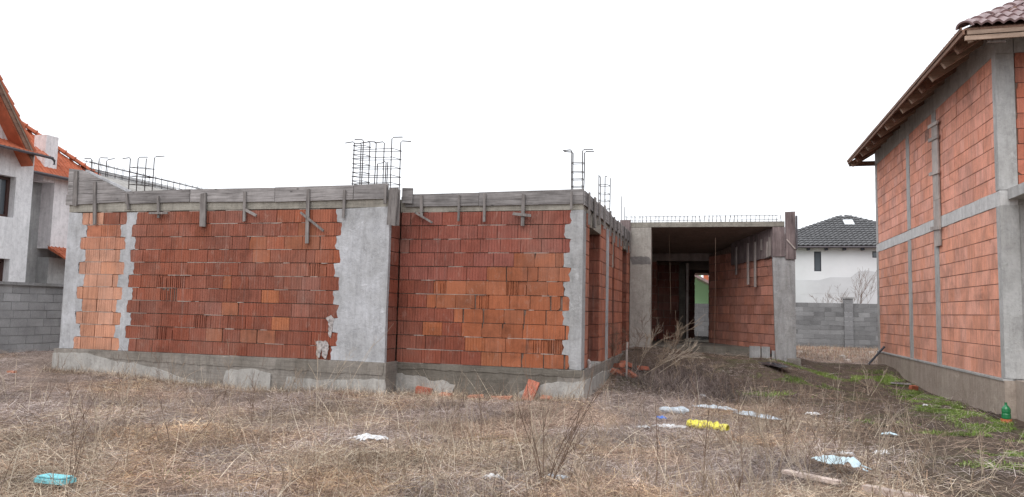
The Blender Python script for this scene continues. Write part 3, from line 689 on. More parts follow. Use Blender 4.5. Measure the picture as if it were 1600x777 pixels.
# stirrups and long bars on the slab edges
mb = MB()
for z in (4.05, 4.16): mb.tube([(-2.35 + i * .3, YP + .1, z + random.uniform(-.004, .004)) for i in range(14)], .006, 4)
o = mb.build('rebar_cage', M['steel'], UH)
for i in range(38):
    x = -2.3 + i * .106; l0 = random.uniform(-.03, .03); mb = MB(); mb.tube([(x, YP + .06, 3.98), (x + l0, YP + .06, 4.17), (x + l0 + .012, YP + .2, 4.17), (x + random.uniform(-.02, .03), YP + .2, 3.98)], .0055, 4)
    s_ = mb.build('stirrup', M['steel'], None); s_.parent = o; s_.location = WP[s_.name] - WP[o.name]
mb = MB(); xr = -12.62
for dxx, z in ((0, 4.47), (.16, 4.45), (0, 4.30), (.16, 4.32)): mb.tube([(xr + dxx, Y1 + .1 + i * .9, z + random.uniform(-.008, .008)) for i in range(10)], .007, 4)
o = mb.build('rebar_cage', M['steel'], UH)
for i in range(40):
    y = Y1 + .15 + i * .2; mb = MB(); l0 = random.uniform(-.03, .03)
    mb.tube([(xr, y, 4.2), (xr + l0, y + .02, 4.50), (xr + .17 + l0, y + .01, 4.49), (xr + .18, y + random.uniform(-.03, .03), 4.18)], .0055, 4)
    s_ = mb.build('stirrup', M['steel'], None); s_.parent = o; s_.location = WP[s_.name] - WP[o.name]
cage([rod(-12.6, Y1 + .3, 4.2, 4.56, -.2), rod(-12.42, Y1 + .3, 4.2, 4.57, .22), rod(-12.42, Y1 + .5, 4.2, 4.57, .2)], [])

# ------------------------------------------------------------------ roof tile kit
def tile_mesh(name, w, l, waves, h, th, matn):
    """wavy tile, local x across, y up the slope, z out; origin at lower left corner"""
    k = waves * 6; pr = []
    for i in range(k + 1):
        t = i / k; pr.append((w * t * 1.03, h * (.5 - .5 * math.cos(2 * math.pi * waves * t)) ** .7))
    v = []; f = []
    for yy, lift in ((0, th), (l * 1.06, 0.0)):
        for a, z in pr: v.append((a, yy, z + lift))
    for a, z in pr: v.append((a, 0, z - .004))
    n = len(pr)
    for i in range(n - 1): f.append((i, i + 1, n + i + 1, n + i)); f.append((2 * n + i, 2 * n + i + 1, i + 1, i))
    me = bpy.data.meshes.new(name); me.from_pydata(v, [], f); me.materials.append(M[matn]); return me
def ridge_mesh(name, l, r, matn, pointed=False):
    v = []; f = []; k = 8
    secs = [(0, r * 1.18), (.035, r * 1.18), (.04, r), (l, r * .86)]
    for y, rr in secs:
        for i in range(k + 1):
            t = math.pi * i / k; v.append((math.cos(t) * rr, y, math.sin(t) * rr * .8))
    n0 = len(v)
    for i in range(k + 1):
        t = math.pi * i / k; v.append((math.cos(t) * r * .95, 0, math.sin(t) * r * .72))
    for s_ in range(3):
        for i in range(k): a = s_ * (k + 1) + i; f.append((a, a + 1, a + k + 2, a + k + 1))
    for i in range(k): f.append((n0 + i, n0 + i + 1, i + 1, i))
    me = bpy.data.meshes.new(name); me.from_pydata(v, [], f); me.materials.append(M[matn]); return me
def frame3(U, V):
    U = Vector(U).normalized(); V = Vector(V).normalized(); W = U.cross(V).normalized(); return Matrix((U, V, W)).transposed()
def lay_tiles(parent, me, O, U, V, tw, tl, nu, nv, keep, single=True, name='roof_tile'):
    U = Vector(U).normalized(); V = Vector(V).normalized(); Rm = frame3(U, V); mv = []; mf = []
    bv = [v.co.copy() for v in me.vertices]; bf = [tuple(p.vertices) for p in me.polygons]
    for j in range(nv):
        for i in range(nu):
            a = Vector(O) + U * (i * tw) + V * (j * tl)
            if not keep(a + U * tw / 2 + V * tl / 2): continue
            jt = random.uniform(-.004, .006)
            if single:
                o = bpy.data.objects.new(name, me); S.collection.objects.link(o); o.parent = parent
                o.matrix_local = Matrix.Translation(a + Vector((0, 0, jt)) - WP[parent.name]) @ (Rm @ Matrix.Rotation(random.uniform(-.01, .01), 3, 'Z')).to_4x4()
            else:
                n0 = len(mv); mv += [a + Rm @ v + Vector((0, 0, jt)) for v in bv]; mf += [tuple(n0 + q for q in f) for f in bf]
    if not single and mv:
        me2 = bpy.data.meshes.new(name); c = Vector(O); me2.from_pydata([tuple(v - c) for v in mv], [], mf); me2.materials.append(me.materials[0])
        return place(name + 's', me2, c, parent, 'stuff')
def lay_ridge(parent, me, A, B, l, name='ridge_tile'):
    A = Vector(A); B = Vector(B); d = (B - A).normalized(); k = int((B - A).length / l)
    U = d.cross(Vector((0, 0, 1))).normalized(); W = U.cross(d).normalized(); Rm = Matrix((U, d, W)).transposed()
    for i in range(k):
        o = bpy.data.objects.new(name, me); S.collection.objects.link(o); o.parent = parent
        o.matrix_local = Matrix.Translation(A + d * (i * l) - WP[parent.name]) @ (Rm @ Matrix.Rotation(random.uniform(-.03, .03), 3, 'Z')).to_4x4()

# ------------------------------------------------------------------ RIGHT TWO-STOREY HOUSE
XR, YF, YE = 4.4, 13.33, 22.75
RH = thing('brick_house', (XR, YF, 0), 'two storey unplastered brick house with purple brown tiled roof and open eaves on the right', 'house')
def box(name, a, c, m, parent, kind=None):
    mb = MB(); mb.box(a, c); return mb.build(name, M[m], parent, kind)
segs = [(13.50, 16.73), (17.06, 18.92), (19.24, 22.5)]
cand = []
for z0, rows in ((.69, 11), (3.68, 9)):
    for r in range(rows):
        for si, (a, c) in enumerate(segs):
            for (p, q) in brick_row_splits(a, c, BL * (.5 if (r % 2) else 1), RS):
                cand.append(((p + q) / 2, q - p, z0 + (r + .5) * BH))
cand.sort(key=lambda t: t[0])
def crh(y, z):
    c = (.70, .335, .24) if z < 3.5 else (.72, .335, .245)  # upper storey tint lifted to offset shading by the eave overhang
    return jit(c, .09)
hole = onX(1446, 206, XR)
stf = MB(); nr = 0
for (yc, L, zc) in cand:
    if abs(yc - hole.y) < .2 and abs(zc - hole.z) < .13: continue
    kd = 'ribbed' if RS.random() < .75 else 'smooth'
    if nr < 295:
        me = brick_mesh(round(round(L / .015) * .015, 3), kd, RS.randrange(3)); o = bpy.data.objects.new('brick', me); S.collection.objects.link(o); o.parent = RH
        o.location = Vector((XR + RS.uniform(-.004, .004), yc, zc)) - WP[RH.name]; o.rotation_euler = (RS.uniform(-.004, .004), 0, -math.pi / 2); o.color = (*crh(yc, zc), 1); nr += 1
    else:
        t = MB(); brick_geo(t, L - .007, BH - .012, .06, kd, RS); stf.col = crh(yc, zc); n0 = len(stf.v); jx = RS.uniform(-.004, .004)
        for v in t.v: stf.v.append(Vector((XR + v.y + jx, yc - v.x, zc + v.z)))
        for f in t.f: stf.face(tuple(n0 + i for i in f))
stf.build('brick_facing', M['brick_s'], RH, 'stuff')
box('wall_core', (XR + .011, YF + .05, .4), (XR + .25, YE - .05, 6.15), 'mortar_rh', RH)
# plinth, bands, tie columns
mb = MB(); mb.box((XR - .03, YF - .02, -.6), (XR + .3, YE, .665)); mb.build('plinth', M['plinth_house'], RH)
mb = MB(); mb.prism([(XR - .045, YF - .0, z) for z in (.655,)] + [(XR - .045, YF, .69), (XR + .1, YF, .70), (XR + .1, YF, .655)], (0, YE - YF, 0)); mb.build('plinth_ledge', M['conc_house'], RH)
mb = MB(); mb.prism([(XR - .008, y, z) for y, z in blobby([(YF, 3.445), (YE, 3.445), (YE, 3.665), (YF, 3.68)], .22, .007, rs)], (.25, 0, 0)); mb.build('floor_band', M['conc_band'], RH)
box('ring_beam', (XR - .006, YF - .001, 5.925), (XR + .25, YE, 6.35), 'conc_house', RH)
M['conc_strip'] = M['conc']
for (a, c) in ((16.74, 17.05), (18.93, 19.23), (22.51, YE)):
    for z0, z1 in ((.70, 3.44), (3.69, 5.92)):
        mb = MB(); l_ = []; r_ = []
        k = 22
        for i in range(k + 1):
            z = z0 + (z1 - z0) * i / k; l_.append((XR - .006, a + rs.uniform(-.012, .012), z)); r_.append((XR - .006, c + rs.uniform(-.012, .012), z))
        mb.prism(l_ + r_[::-1], (.1, 0, 0)); mb.build('tie_column', M['conc_house'], RH)
# corner column (side strip + front)
box('corner_column', (XR - .012, YF - .01, .70), (XR + .25, 13.49, 3.44), 'conc_house', RH)
box('corner_column', (XR - .012, YF - .01, 3.69), (XR + .25, 13.49, 5.92), 'conc_house', RH)
# front face: ground floor render wall set back, balcony slab, upper bricks
box('front_wall', (XR + .05, YF + .03, .3), (XR + 4, YF + .2, 3.60), 'conc_house', RH)
mb = MB(); mb.prism([(XR + .10, YF - 1.8, 3.53), (XR + .10, YF - .015, 3.53), (XR + .10, YF - .015, 3.70), (XR + .10, YF - 1.8, 3.70)], (3.8, 0, 0)); mb.build('balcony_slab', M['conc_house'], RH)
box('porch_floor', (XR + .12, YF - 1.6, -.4), (XR + 4, YF - .02, .68), 'plinth_house', RH)
box('front_beam', (XR + .26, YF - .003, 5.93), (XR + 4, YF + .2, 6.34), 'conc_house', RH)
mb = MB()
yface_bricks(mb, YF, XR + .26, XR + 3.5, 3.68, 9, (.45, .15, .095)); mb.build('brick_facing', M['brick_s'], RH, 'stuff')
box('wall_core', (XR + .26, YF + .02, 3.61), (XR + 4, YF + .2, 5.93), 'mortar', RH)
# dark plate painting the shade of a small hole, vertical shuttering plank with cleats
box('hole_shade_plate', (hole.x + .012, hole.y - .13, hole.z - .12), (hole.x + .02, hole.y + .13, hole.z + .12), 'dark_room', RH)
a = onX(1459, 193, XR - .05); c = onX(1467, 384, XR - .05)
for i, (za, zb_) in enumerate([(c.z, c.z + .95), (c.z + .955, a.z)]):
    mb = MB(); mb.hexa([(XR - .045, a.y - .2, za), (XR - .015, a.y - .2, za), (XR - .015, a.y + .2, za), (XR - .045, a.y + .2, za), (XR - .045, a.y - .19, zb_), (XR - .015, a.y - .19, zb_), (XR - .015, a.y + .18, zb_), (XR - .045, a.y + .18, zb_)]); mb.build('shuttering_plank', M['plank_pink'], RH)
for (u, v) in ((1463, 190), (1461, 214), (1460, 270), (1461, 357)):
    q = onX(u, v, XR - .07); mb = MB(); mb.bar((XR - .06, a.y - .30, q.z - .02), (XR - .06, a.y + .36, q.z + .03), .03, .07); mb.build('cleat', M['plank_pink'], RH)
# roof
EX, EY, EZ = 3.72, 12.52, 6.10; PT = math.tan(R_(32)); XM = 9.4
rx = XM - EX
def roofz(x, y): return EZ + PT * min(x - EX, y - EY, 23.6 - y + .0, 2 * rx - (x - EX))
yB_ = 22.78 + .0
mb = MB()  # deck: side slope, front slope (thick boards)
apex1 = (XM, EY + rx, EZ + PT * rx)
def slab(pts, th=.03):
    mb.prism(pts, (0, 0, -th))
slab([(EX, EY, EZ), (EX, yB_, EZ), (XM, yB_ - .01, EZ + PT * rx), apex1]); slab([(EX + .002, EY, EZ), apex1, (XM + rx, EY, EZ)])
mb.build('roof_deck', M['eave_wood'], RH)
cT = math.cos(math.atan(PT)); sT = math.sin(math.atan(PT))
tm = tile_mesh('roof_tile', .30, .34, 2, .045, .03, 'tile_pu')
def inF(p): return (p.x - EX) > (p.y - EY) - .02 and p.x < 7.2 and (p.y - EY) < 2.2
lay_tiles(RH, tm, (EX + .06, EY - .05, EZ + .02), (1, 0, 0), (0, cT, sT), .30, .34, 14, 8, inF)
def inF2(p): return (p.x - EX) > (p.y - EY) and not inF(p) and (p.x - EX) < 2 * rx - (p.y - EY)
lay_tiles(RH, tm, (EX + .06, EY - .05, EZ + .02), (1, 0, 0), (0, cT, sT), .30, .34, 36, 18, inF2, False)
lay_tiles(RH, tm, (EX + .02, yB_, EZ + .0), (0, -1, 0), (cT, 0, sT), .30, .34, 34, 18, lambda p: (p.y - EY) > (p.x - EX) + .05, False)
lay_ridge(RH, ridge_mesh('ridge_tile', .40, .115, 'tile_pu'), (EX - .0, EY - .0, EZ + .01), (XM, EY + rx, EZ + PT * rx + .1), .36)
# eave boards, battens and rafters
box('fascia_board', (EX - .03, EY - .02, EZ - .10), (EX - .003, yB_ + .02, EZ - .02), 'eave_wood', RH)
box('eave_batten', (EX - .05, EY - .0, EZ - .035), (EX - .031, yB_ + .03, EZ + .02), 'eave_wood', RH)
box('fascia_board', (EX + .03, EY - .03, EZ - .11), (EX + 5, EY - .003, EZ - .045), 'eave_pale', RH)
box('fascia_board', (EX + .0, EY - .02, EZ - .195), (EX + 5, EY + .01, EZ - .125), 'eave_pale', RH)
box('fascia_board', (EX, yB_ - .0, EZ - .16), (EX + .9, yB_ + .02, EZ - .02), 'eave_wood', RH)
for i in range(14):
    y = 13.15 + i * .735; mb = MB(); mb.bar((EX + .05, y, EZ - .125), (EX + .95, y, EZ - .125 + PT * .93), .085, .16); mb.build('rafter', M['eave_pale' if i % 3 else 'eave_wood'], RH)
mb = MB(); mb.bar((EX + .1, EY + .1, EZ - .12), (EX + 1.1, EY + 1.1, EZ - .12 + PT), .09, .15); mb.build('rafter', M['eave_pale'], RH)
for i in range(6):
    x = 4.75 + i * .735; mb = MB(); mb.bar((x, EY + .02, EZ - .15), (x, EY + .95, EZ - .15 + PT * .93), .075, .12); mb.build('rafter', M['eave_pale'], RH)
mb = MB(); mb.prism([(4.05, EY + .06, EZ - .22), (4.3, EY + .06, EZ - .23), (4.28, EY + .06, EZ - .06), (4.1, EY + .06, EZ - .08)], (0, .04, 0)); mb.build('eave_bracket', M['wood_pale'], RH)

# ------------------------------------------------------------------ LEFT WHITE HOUSE WITH ORANGE ROOF
LH = thing('white_house', (-20, 16, 0), 'white plastered house with orange tiled gable roof and chimney behind the left block wall', 'house')
CY = 17.45
mb = MB()
def wall_x(mb, X, ya, yb_, za, zb_, holes, th=.35):
    """wall in plane x=X (faces +x) with rectangular openings"""
    ys_ = sorted({ya, yb_} | {h[0] for h in holes} | {h[1] for h in holes}); zs = sorted({za, zb_} | {h[2] for h in holes} | {h[3] for h in holes})
    for i in range(len(ys_) - 1):
        for j in range(len(zs) - 1):
            cy, cz = (ys_[i] + ys_[i + 1]) / 2, (zs[j] + zs[j + 1]) / 2
            if any(h[0] < cy < h[1] and h[2] < cz < h[3] for h in holes): continue
            mb.box((X - th, ys_[i], zs[j]), (X, ys_[i + 1], zs[j + 1]))
hl = [(15.0, 16.9, 3.97, 5.18), (15.3, 16.9, 1.6, 2.75)]
wall_x(mb, -20, 9, CY, 0, 6.0, hl); mb.box((-26, 9, 0), (-20.36, 9.3, 6)); mb.box((-26, CY - .3, 0), (-20.36, CY - .001, 6.0)); mb.build('wall', M['plaster'], LH)
mb = MB(); mb.prism([(-20.01, 11.7, 6.0), (-20.01, 16.85, 6.0), (-20.01, 14.3, 9.7)], (-.3, 0, 0)); mb.build('gable_wall', M['plaster'], LH)
for (ya, yb_, za, zb_) in hl:
    mb = MB(); t = .09; x0, x1 = -20.34, -20.22
    ya_, yb2 = ya, yb_ - .0
    mb.box((x0, ya_, za), (x1, yb2, za + t)); mb.box((x0, ya_, zb_ - t), (x1, yb2, zb_)); mb.box((x0, ya_, za + t), (x1, ya_ + t, zb_ - t)); mb.box((x0, yb2 - t, za + t), (x1, yb2, zb_ - t)); mb.box((x0, (ya + yb_) / 2 - .05, za + t), (x1, (ya + yb_) / 2 + .05, zb_ - t))
    fr = mb.build('window', M['frame_br'], LH); mb = MB(); mb.box((x0 + .04, ya_ + t, za + t), (x0 + .06, yb2 - t, zb_ - t)); g_ = mb.build('pane', M['glass'], None); g_.parent = fr; g_.location = WP[g_.name] - WP[fr.name]
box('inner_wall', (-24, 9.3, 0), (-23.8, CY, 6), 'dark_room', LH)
# set-back grey wall and projecting white box with lean-to roof
box('wall', (-22.4, CY - .3, 0), (-22.05, 26, 6.40), 'plaster_grey', LH)
box('wall', (-22.05, 19.62, 0), (-21.56, 26, 3.0), 'plaster_grey', LH)
box('upper_wall', (-22.10, 19.58, 3.30), (-21.5, 26, 5.91), 'plaster_pink', LH)
tmo = tile_mesh('roof_tile', .30, .34, 2, .05, .035, 'tile_or')
# lean-to roof below the upper wall
mb = MB(); mb.prism([(-21.5, 19.5, 3.36), (-20.75, 19.5, 2.98), (-20.75, 19.5, 2.92), (-21.5, 19.5, 3.28)], (0, 5, 0)); mb.build('lean_to_roof', M['tile_or'], LH)
d = Vector((-.75, 0, .38)).normalized()
lay_tiles(LH, tmo, (-20.72, 24.3, 3.0), (0, -1, 0), d, .30, .28, 16, 3, lambda p: True)
# pent eave under the gable, with gutter
mb = MB(); mb.prism([(-20.0, 9, 6.22), (-19.45, 9, 5.93), (-19.45, 9, 5.86), (-20.0, 9, 6.0)], (0, 8.45, 0)); mb.build('eave_soffit', M['tile_or'], LH)
d = Vector((-.58, 0, .30)).normalized()
lay_tiles(LH, tmo, (-19.42, 17.48, 5.94), (0, -1, 0), d, .30, .32, 20, 2, lambda p: p.y > 11.5)
mb = MB(); mb.tube([(-19.36, 9, 5.88), (-19.36, 17.5, 5.86)], .042, 7); mb.tube([(-19.36, 17.45, 5.86), (-19.38, 17.58, 5.80), (-19.40, 17.60, 5.68)], .038, 7); mb.build('gutter', M['gutter'], LH)
# steep gable: two slopes, verge boards and verge tiles
g0 = Vector((-19.55, 17.0, 5.95)); gt = Vector((-19.55, 14.3, 9.87)); gl = Vector((-19.55, 11.6, 5.95))
mb = MB(); off = Vector((-4.5, 0, 0))
for a_, b_ in ((g0, gt), (gl, gt)): mb.prism([a_, b_, b_ + Vector((0, 0, -.14)), a_ + Vector((0, 0, -.14))], off)
mb.build('gable_roof', M['tile_or'], LH)
for k_, (o1, th, m_) in enumerate([(.10, .22, 'eave_wood'), (.02, .10, 'eave_pale')]):
    mb = MB(); dn = (gt - g0).normalized(); nn = Vector((0, -dn.z, dn.y)); 
    mb.prism([g0 - Vector((0, 0, .02 + o1)), gt - Vector((0, 0, .02 + o1)), gt - Vector((0, 0, .02 + o1 + th)), g0 - Vector((0, 0, .02 + o1 + th))], (.03 + .02 * k_, 0, 0)); mb.build('verge_board', M[m_], LH)
mb = MB(); mb.prism([g0 + Vector((.0, .02, -.42)), gt + Vector((0, 0, -.42)), gt + Vector((0, -.0, -.16)), g0 + Vector((0, .02, -.16))], (-.46, 0, 0)); mb.build('soffit', M['tile_or'], LH)
dn = (gt - g0).normalized(); L = (gt - g0).length; k = int(L / .36)
for i in range(k):
    a_ = g0 + dn * (i * .36) + Vector((-.1, 0, 0)); b_ = a_ + dn * .40
    nrm = Vector((0, dn.z, -dn.y)); mb = MB()
    mb.hexa([a_ + Vector((.16, 0, 0)) - nrm * .02, a_ + Vector((-.2, 0, 0)) - nrm * .02, b_ + Vector((-.2, 0, 0)) - nrm * .02, b_ + Vector((.16, 0, 0)) - nrm * .02, a_ + Vector((.15, 0, 0)) + nrm * .085, a_ + Vector((-.2, 0, 0)) + nrm * .085, b_ + Vector((-.2, 0, 0)) + nrm * .035, b_ + Vector((.15, 0, 0)) + nrm * .035]); mb.build('verge_tile', M['tile_or'], LH)
# main roof behind: eave along y, hip coming down on the right
E0 = Vector((-21.15, 17.3, 5.72)); ty = .92; HY = 21.6
Ue = Vector((0, -1, 0)); Vs = Vector((-1, 0, ty)).normalized()
mb = MB(); Rx = 3.2
mb.prism([(-21.15, 16.9, 5.70), (-21.15, HY, 5.70), (-21.15 - Rx, HY - Rx, 5.70 + ty * Rx), (-21.15 - Rx, 14.5, 5.70 + ty * Rx), (-21.15 - 1, 14.5, 5.7 + ty * 1)], (0, 0, -.08)); mb.build('roof_deck', M['tile_or'], LH)
lay_tiles(LH, tmo, (-21.12, HY, 5.73), Ue, Vs, .30, .32, 24, 13, lambda p: (HY - p.y) > (-21.15 - p.x) + .1 and (p.x + 21.15) > -Rx, False)
lay_ridge(LH, ridge_mesh('ridge_tile', .44, .16, 'tile_or'), (-21.15, HY, 5.75), (-21.15 - Rx, HY - Rx, 5.75 + ty * Rx), .36)
mb = MB(); mb.tube([(-21.08, 17.6, 5.66), (-21.08, 25, 5.66)], .055, 7); mb.build('gutter', M['gutter'], LH)
box('chimney', (-21.95, 19.09, 5.5), (-21.45, 19.56, 7.06), 'plaster_pink', LH)

# ------------------------------------------------------------------ FAR WHITE HOUSE, GREEN HOUSE
FH = thing('far_house', (8, 50, 0), 'distant white house with dark grey hipped tile roof and skylight beyond the boundary wall', 'house')
wins = [(6.04, 6.46, 4.46, 5.72), (9.42, 9.98, 5.33, 5.73), (5.12, 6.55, 2.3, 3.0)]
xs_ = sorted({3, 14.7} | {h[0] for h in wins} | {h[1] for h in wins}); zs = sorted({0, 5.95} | {h[2] for h in wins} | {h[3] for h in wins}); mb = MB()
for i in range(len(xs_) - 1):
    for j in range(len(zs) - 1):
        cx, cz = (xs_[i] + xs_[i + 1]) / 2, (zs[j] + zs[j + 1]) / 2
        if any(h[0] < cx < h[1] and h[2] < cz < h[3] for h in wins): continue
        mb.box((xs_[i], 50, zs[j]), (xs_[i + 1], 50.3, zs[j + 1]))
mb.box((3, 50.31, 0), (3.3, 60, 5.95)); mb.box((14.4, 50.31, 0), (14.7, 60, 5.95)); mb.build('wall', M['plaster_far'], FH)
box('lower_render', (4.0, 49.985, 0), (13, 49.998, 3.9), 'plaster_low', FH)
mb = MB(); mb.prism([(x, 49.975, z) for x, z in blobby([(5.2, 3.1), (5.6, 3.8), (7.0, 4.05), (8.2, 4.1), (8.6, 4.5), (13, 4.4), (13, 3.3), (5.2, 3.0)], .5, .05, rs)], (0, .008, 0)); mb.build('lower_render', M['plaster_low'], FH)
for (a, c, e, f_) in wins:
    mb = MB(); t = .06
    mb.box((a, 50.05, e), (c, 50.12, e + t)); mb.box((a, 50.05, f_ - t), (c, 50.12, f_)); mb.box((a, 50.05, e + t), (a + t, 50.12, f_ - t)); mb.box((c - t, 50.05, e + t), (c, 50.12, f_ - t))
    if c - a > 1: mb.box(((a + c) / 2 - .05, 50.05, e + t), ((a + c) / 2 + .05, 50.12, f_ - t))
    fr = mb.build('window', M['frame_dk'], FH); mb = MB(); mb.box((a + t, 50.09, e + t), (c - t, 50.1, f_ - t)); g_ = mb.build('pane', M['glass'], None); g_.parent = fr; g_.location = WP[g_.name] - WP[fr.name]
ap = onY(1318, 338, 55); El = Vector((2.4, 49.5, 6.0)); Er = Vector((15.1, 49.5, 6.0)); apv = Vector(ap)
mb = MB(); mb.prism([El, Er, apv], (0, 0, -.08)); mb.prism([El, apv, (2.4, 61, 6.0)], (0, 0, -.08)); mb.prism([Er, apv, (15.1, 61, 6.0)], (0, 0, -.08)); mb.build('roof_deck', M['tile_gr'], FH)
Vf = Vector((0, apv.y - 49.5, apv.z - 6.0)); Lf = Vf.length; Vf.normalize()
tmg = tile_mesh('roof_tile', .28, .36, 1, .06, .05, 'tile_gr')
def inFar(p):
    t = (p.y - 49.5) / (apv.y - 49.5); return El.x + (apv.x - El.x) * t < p.x < Er.x + (apv.x - Er.x) * t
lay_tiles(FH, tmg, (2.4, 49.45, 6.03), (1, 0, 0), Vf, .28, .42, 46, int(Lf / .42), inFar, False)
rm = ridge_mesh('ridge_tile', .44, .17, 'tile_gr')
lay_ridge(FH, rm, El + Vector((0, 0, -.0)), apv + Vector((0, 0, .02)), .38); lay_ridge(FH, rm, Er + Vector((0, 0, -.0)), apv + Vector((0, 0, .02)), .38)
# skylight lying on the front slope
q = [onY(1314, 341, 53.6), onY(1330, 352, 52.6)]; 
def onslope(x, t): p = El + Vf * t; return Vector((x, p.y, p.z))
nf = Vector((0, -Vf.z, Vf.y)); st = Lf * .63; mb = MB(); xa = apv.x - .25; 
mb.prism([onslope(xa, st) + nf * .1, onslope(xa + .6, st) + nf * .1, onslope(xa + .6, st + .95) + nf * .1, onslope(xa, st + .95) + nf * .1], nf * .08); sk = mb.build('skylight', M['skyl'], FH)
mb = MB(); mb.tube([(2.4, 49.42, 5.95), (15.1, 49.42, 5.95)], .07, 6); mb.build('gutter', M['gutter'], FH)
for i in range(9):
    box('rafter', (3.5 + i * 1.05, 49.55, 5.78), (3.66 + i * 1.05, 49.99, 5.93), 'frame_dk', FH)

GH = thing('green_house', (-1, 44, 0), 'pale green rendered house with brown tiled roof and brick chimney seen through the porch doorway', 'house')
mb = MB(); mb.prism([(-4, 44, 0), (3, 44, 0), (3, 44, 1.8), (-4, 44, 4.9)], (0, 6, 0)); mb.build('wall', M['green'], GH)
a = onY(1085, 433, 43.6); c = onY(1110, 446, 43.6); d = (c - a).normalized(); mb = MB(); mb.bar(a - d * 3, c + d * 3, 7.2, .13, up=(0, 0, 1)); o = mb.build('roof', M['tile_pu'], GH)
mb = MB(); mb.bar(a - d * 3 + Vector((0, -3.62, -.1)), c + d * 3 + Vector((0, -3.62, -.1)), .05, .16); 
a = onY(1099, 424, 46); c = onY(1107, 437, 46); box('chimney', (a.x, 46, 2.6), (c.x, 46.5, a.z + .05), 'tile_or', GH)
a = onY(1089, 424, 47); c = onY(1095, 433, 47); box('dormer', (a.x - .3, 47, 2.6), (c.x, 47.5, a.z + .4), 'green', GH)

# ------------------------------------------------------------------ block boundary walls
def block_wall(root, origin, U, L, z0, rows, bl, bh, th, cols, cap=True, m='block'):
    U = Vector(U); Wn = Vector((-U.y, U.x, 0)); me = {}
    def bm_(l_):
        k = round(l_, 2)
        if k not in me:
            mb = MB(); h = (bh - .012) / 2; mb.box((-k / 2 + .005, -th / 2, -h), (k / 2 - .005, th / 2, h))
            x = bpy.data.meshes.new('block'); x.from_pydata([tuple(v) for v in mb.v], [], mb.f); x.materials.append(M['block']); me[k] = x
        return me[k]
    ang = math.atan2(U.y, U.x); n = 0
    for r in range(rows):
        for (p, q) in brick_row_splits(0, L, bl * (.5 if r % 2 else 1), RS, bl):
            o = bpy.data.objects.new('block', bm_(q - p)); S.collection.objects.link(o); o.parent = root
            o.location = Vector(origin) + U * ((p + q) / 2) + Wn * RS.uniform(-.004, .004) + Vector((0, 0, z0 + (r + .5) * bh)) - WP[root.name]; o.rotation_euler = (0, 0, ang)
            g = RS.choice(cols) * RS.uniform(.88, 1.12); o.color = (g, g, g * 1.02, 1); n += 1
    mb = MB(); a = Vector(origin); c = a + U * L; zt = z0 + rows * bh
    mb.prism([a - Wn * (th / 2 - .012) + Vector((0, 0, z0 - .6)), c - Wn * (th / 2 - .012) + Vector((0, 0, z0 - .6)), c + Wn * (th / 2 - .012) + Vector((0, 0, z0 - .6)), a + Wn * (th / 2 - .012) + Vector((0, 0, z0 - .6))], (0, 0, rows * bh + .59)); mb.build('mortar_core', M['mortar_bw'], root)
    if cap:
        mb = MB(); mb.bar(a + Vector((0, 0, zt + .035)), c + Vector((0, 0, zt + .035)), th + .10, .07); mb.build('coping', M['conc'], root)
    return n
M['mortar_bw'] = simple('block_wall_mortar', (.36, .36, .36), .95, .4, 5)
LF = thing('block_fence', (-16.1, 13, .3), 'grey concrete block boundary wall with flat coping left of the unfinished house', 'wall')
block_wall(LF, (-16.1, 10.5, 0), (0, 1, 0), 9, .12, 9, .45, .20, .2, [.36, .39, .42, .38])
BF = thing('block_fence', (5, 35.6, .2), 'far grey block boundary wall with square pillar before the distant white house', 'wall')
block_wall(BF, (2.0, 35.6, 0), (1, 0, 0), 3.5, .22, 10, .45, .20, .2, [.17, .19, .22, .25, .16], False)
block_wall(BF, (5.87, 35.6, 0), (1, 0, 0), 2.6, .22, 10, .45, .20, .2, [.17, .19, .22, .25, .16], False)
for x in (5.5,):
    for r in range(11):
        o = bpy.data.objects.new('pillar_block', None) if False else None
        mb = MB(); mb.box((x + .003, 35.42, .22 + r * .2 + .004), (x + .362, 35.78, .22 + (r + 1) * .2 - .004)); o = mb.build('pillar_block', M['block'], BF); g = RS.uniform(.19, .24); o.color = (g, g, g * 1.03, 1)
mb = MB(); mb.box((x - .04, 35.38, 2.42), (x + .40, 35.82, 2.49)); mb.build('pillar_cap', M['conc'], BF)
GF = thing('block_fence', (-1, 33, .2), 'dark grey block wall seen through the porch doorway below the green house', 'wall')
block_wall(GF, (-2.5, 33, 0), (1, 0, 0), 3.8, .1, 10, .5, .195, .2, [.11, .12, .13], False)

# ------------------------------------------------------------------ trees behind the far wall
def grow(mb, p, d, L, r, depth, rs, spread=.6, kmin=2, kmax=4, wob=.12, seg=4, sides=4, minr=.0015, taper=.45, up=.15):
    pts = [Vector(p)]; dd = Vector(d).normalized()
    for i in range(seg):
        dd = (dd + Vector((rs.gauss(0, wob), rs.gauss(0, wob), rs.gauss(0, wob) + up * .2))).normalized(); pts.append(pts[-1] + dd * (L / seg))
    mb.tube(pts, r, sides, max(minr, r * taper))
    if depth <= 0: return
    for k in range(rs.randint(kmin, kmax)):
        t = rs.uniform(.3, 1.0); i = min(seg - 1, int(t * seg)); q = pts[i].lerp(pts[i + 1], t * seg - i if t < 1 else 1)
        ax = Vector((rs.gauss(0, 1), rs.gauss(0, 1), rs.gauss(0, .5))).normalized()
        nd = (dd + ax * spread * rs.uniform(.6, 1.2) + Vector((0, 0, up))).normalized()
        grow(mb, q, nd, L * rs.uniform(.4, .7), max(minr, r * (1 - .5 * t) * .6), depth - 1, rs, spread, kmin, kmax, wob, seg, sides, minr, taper, up)
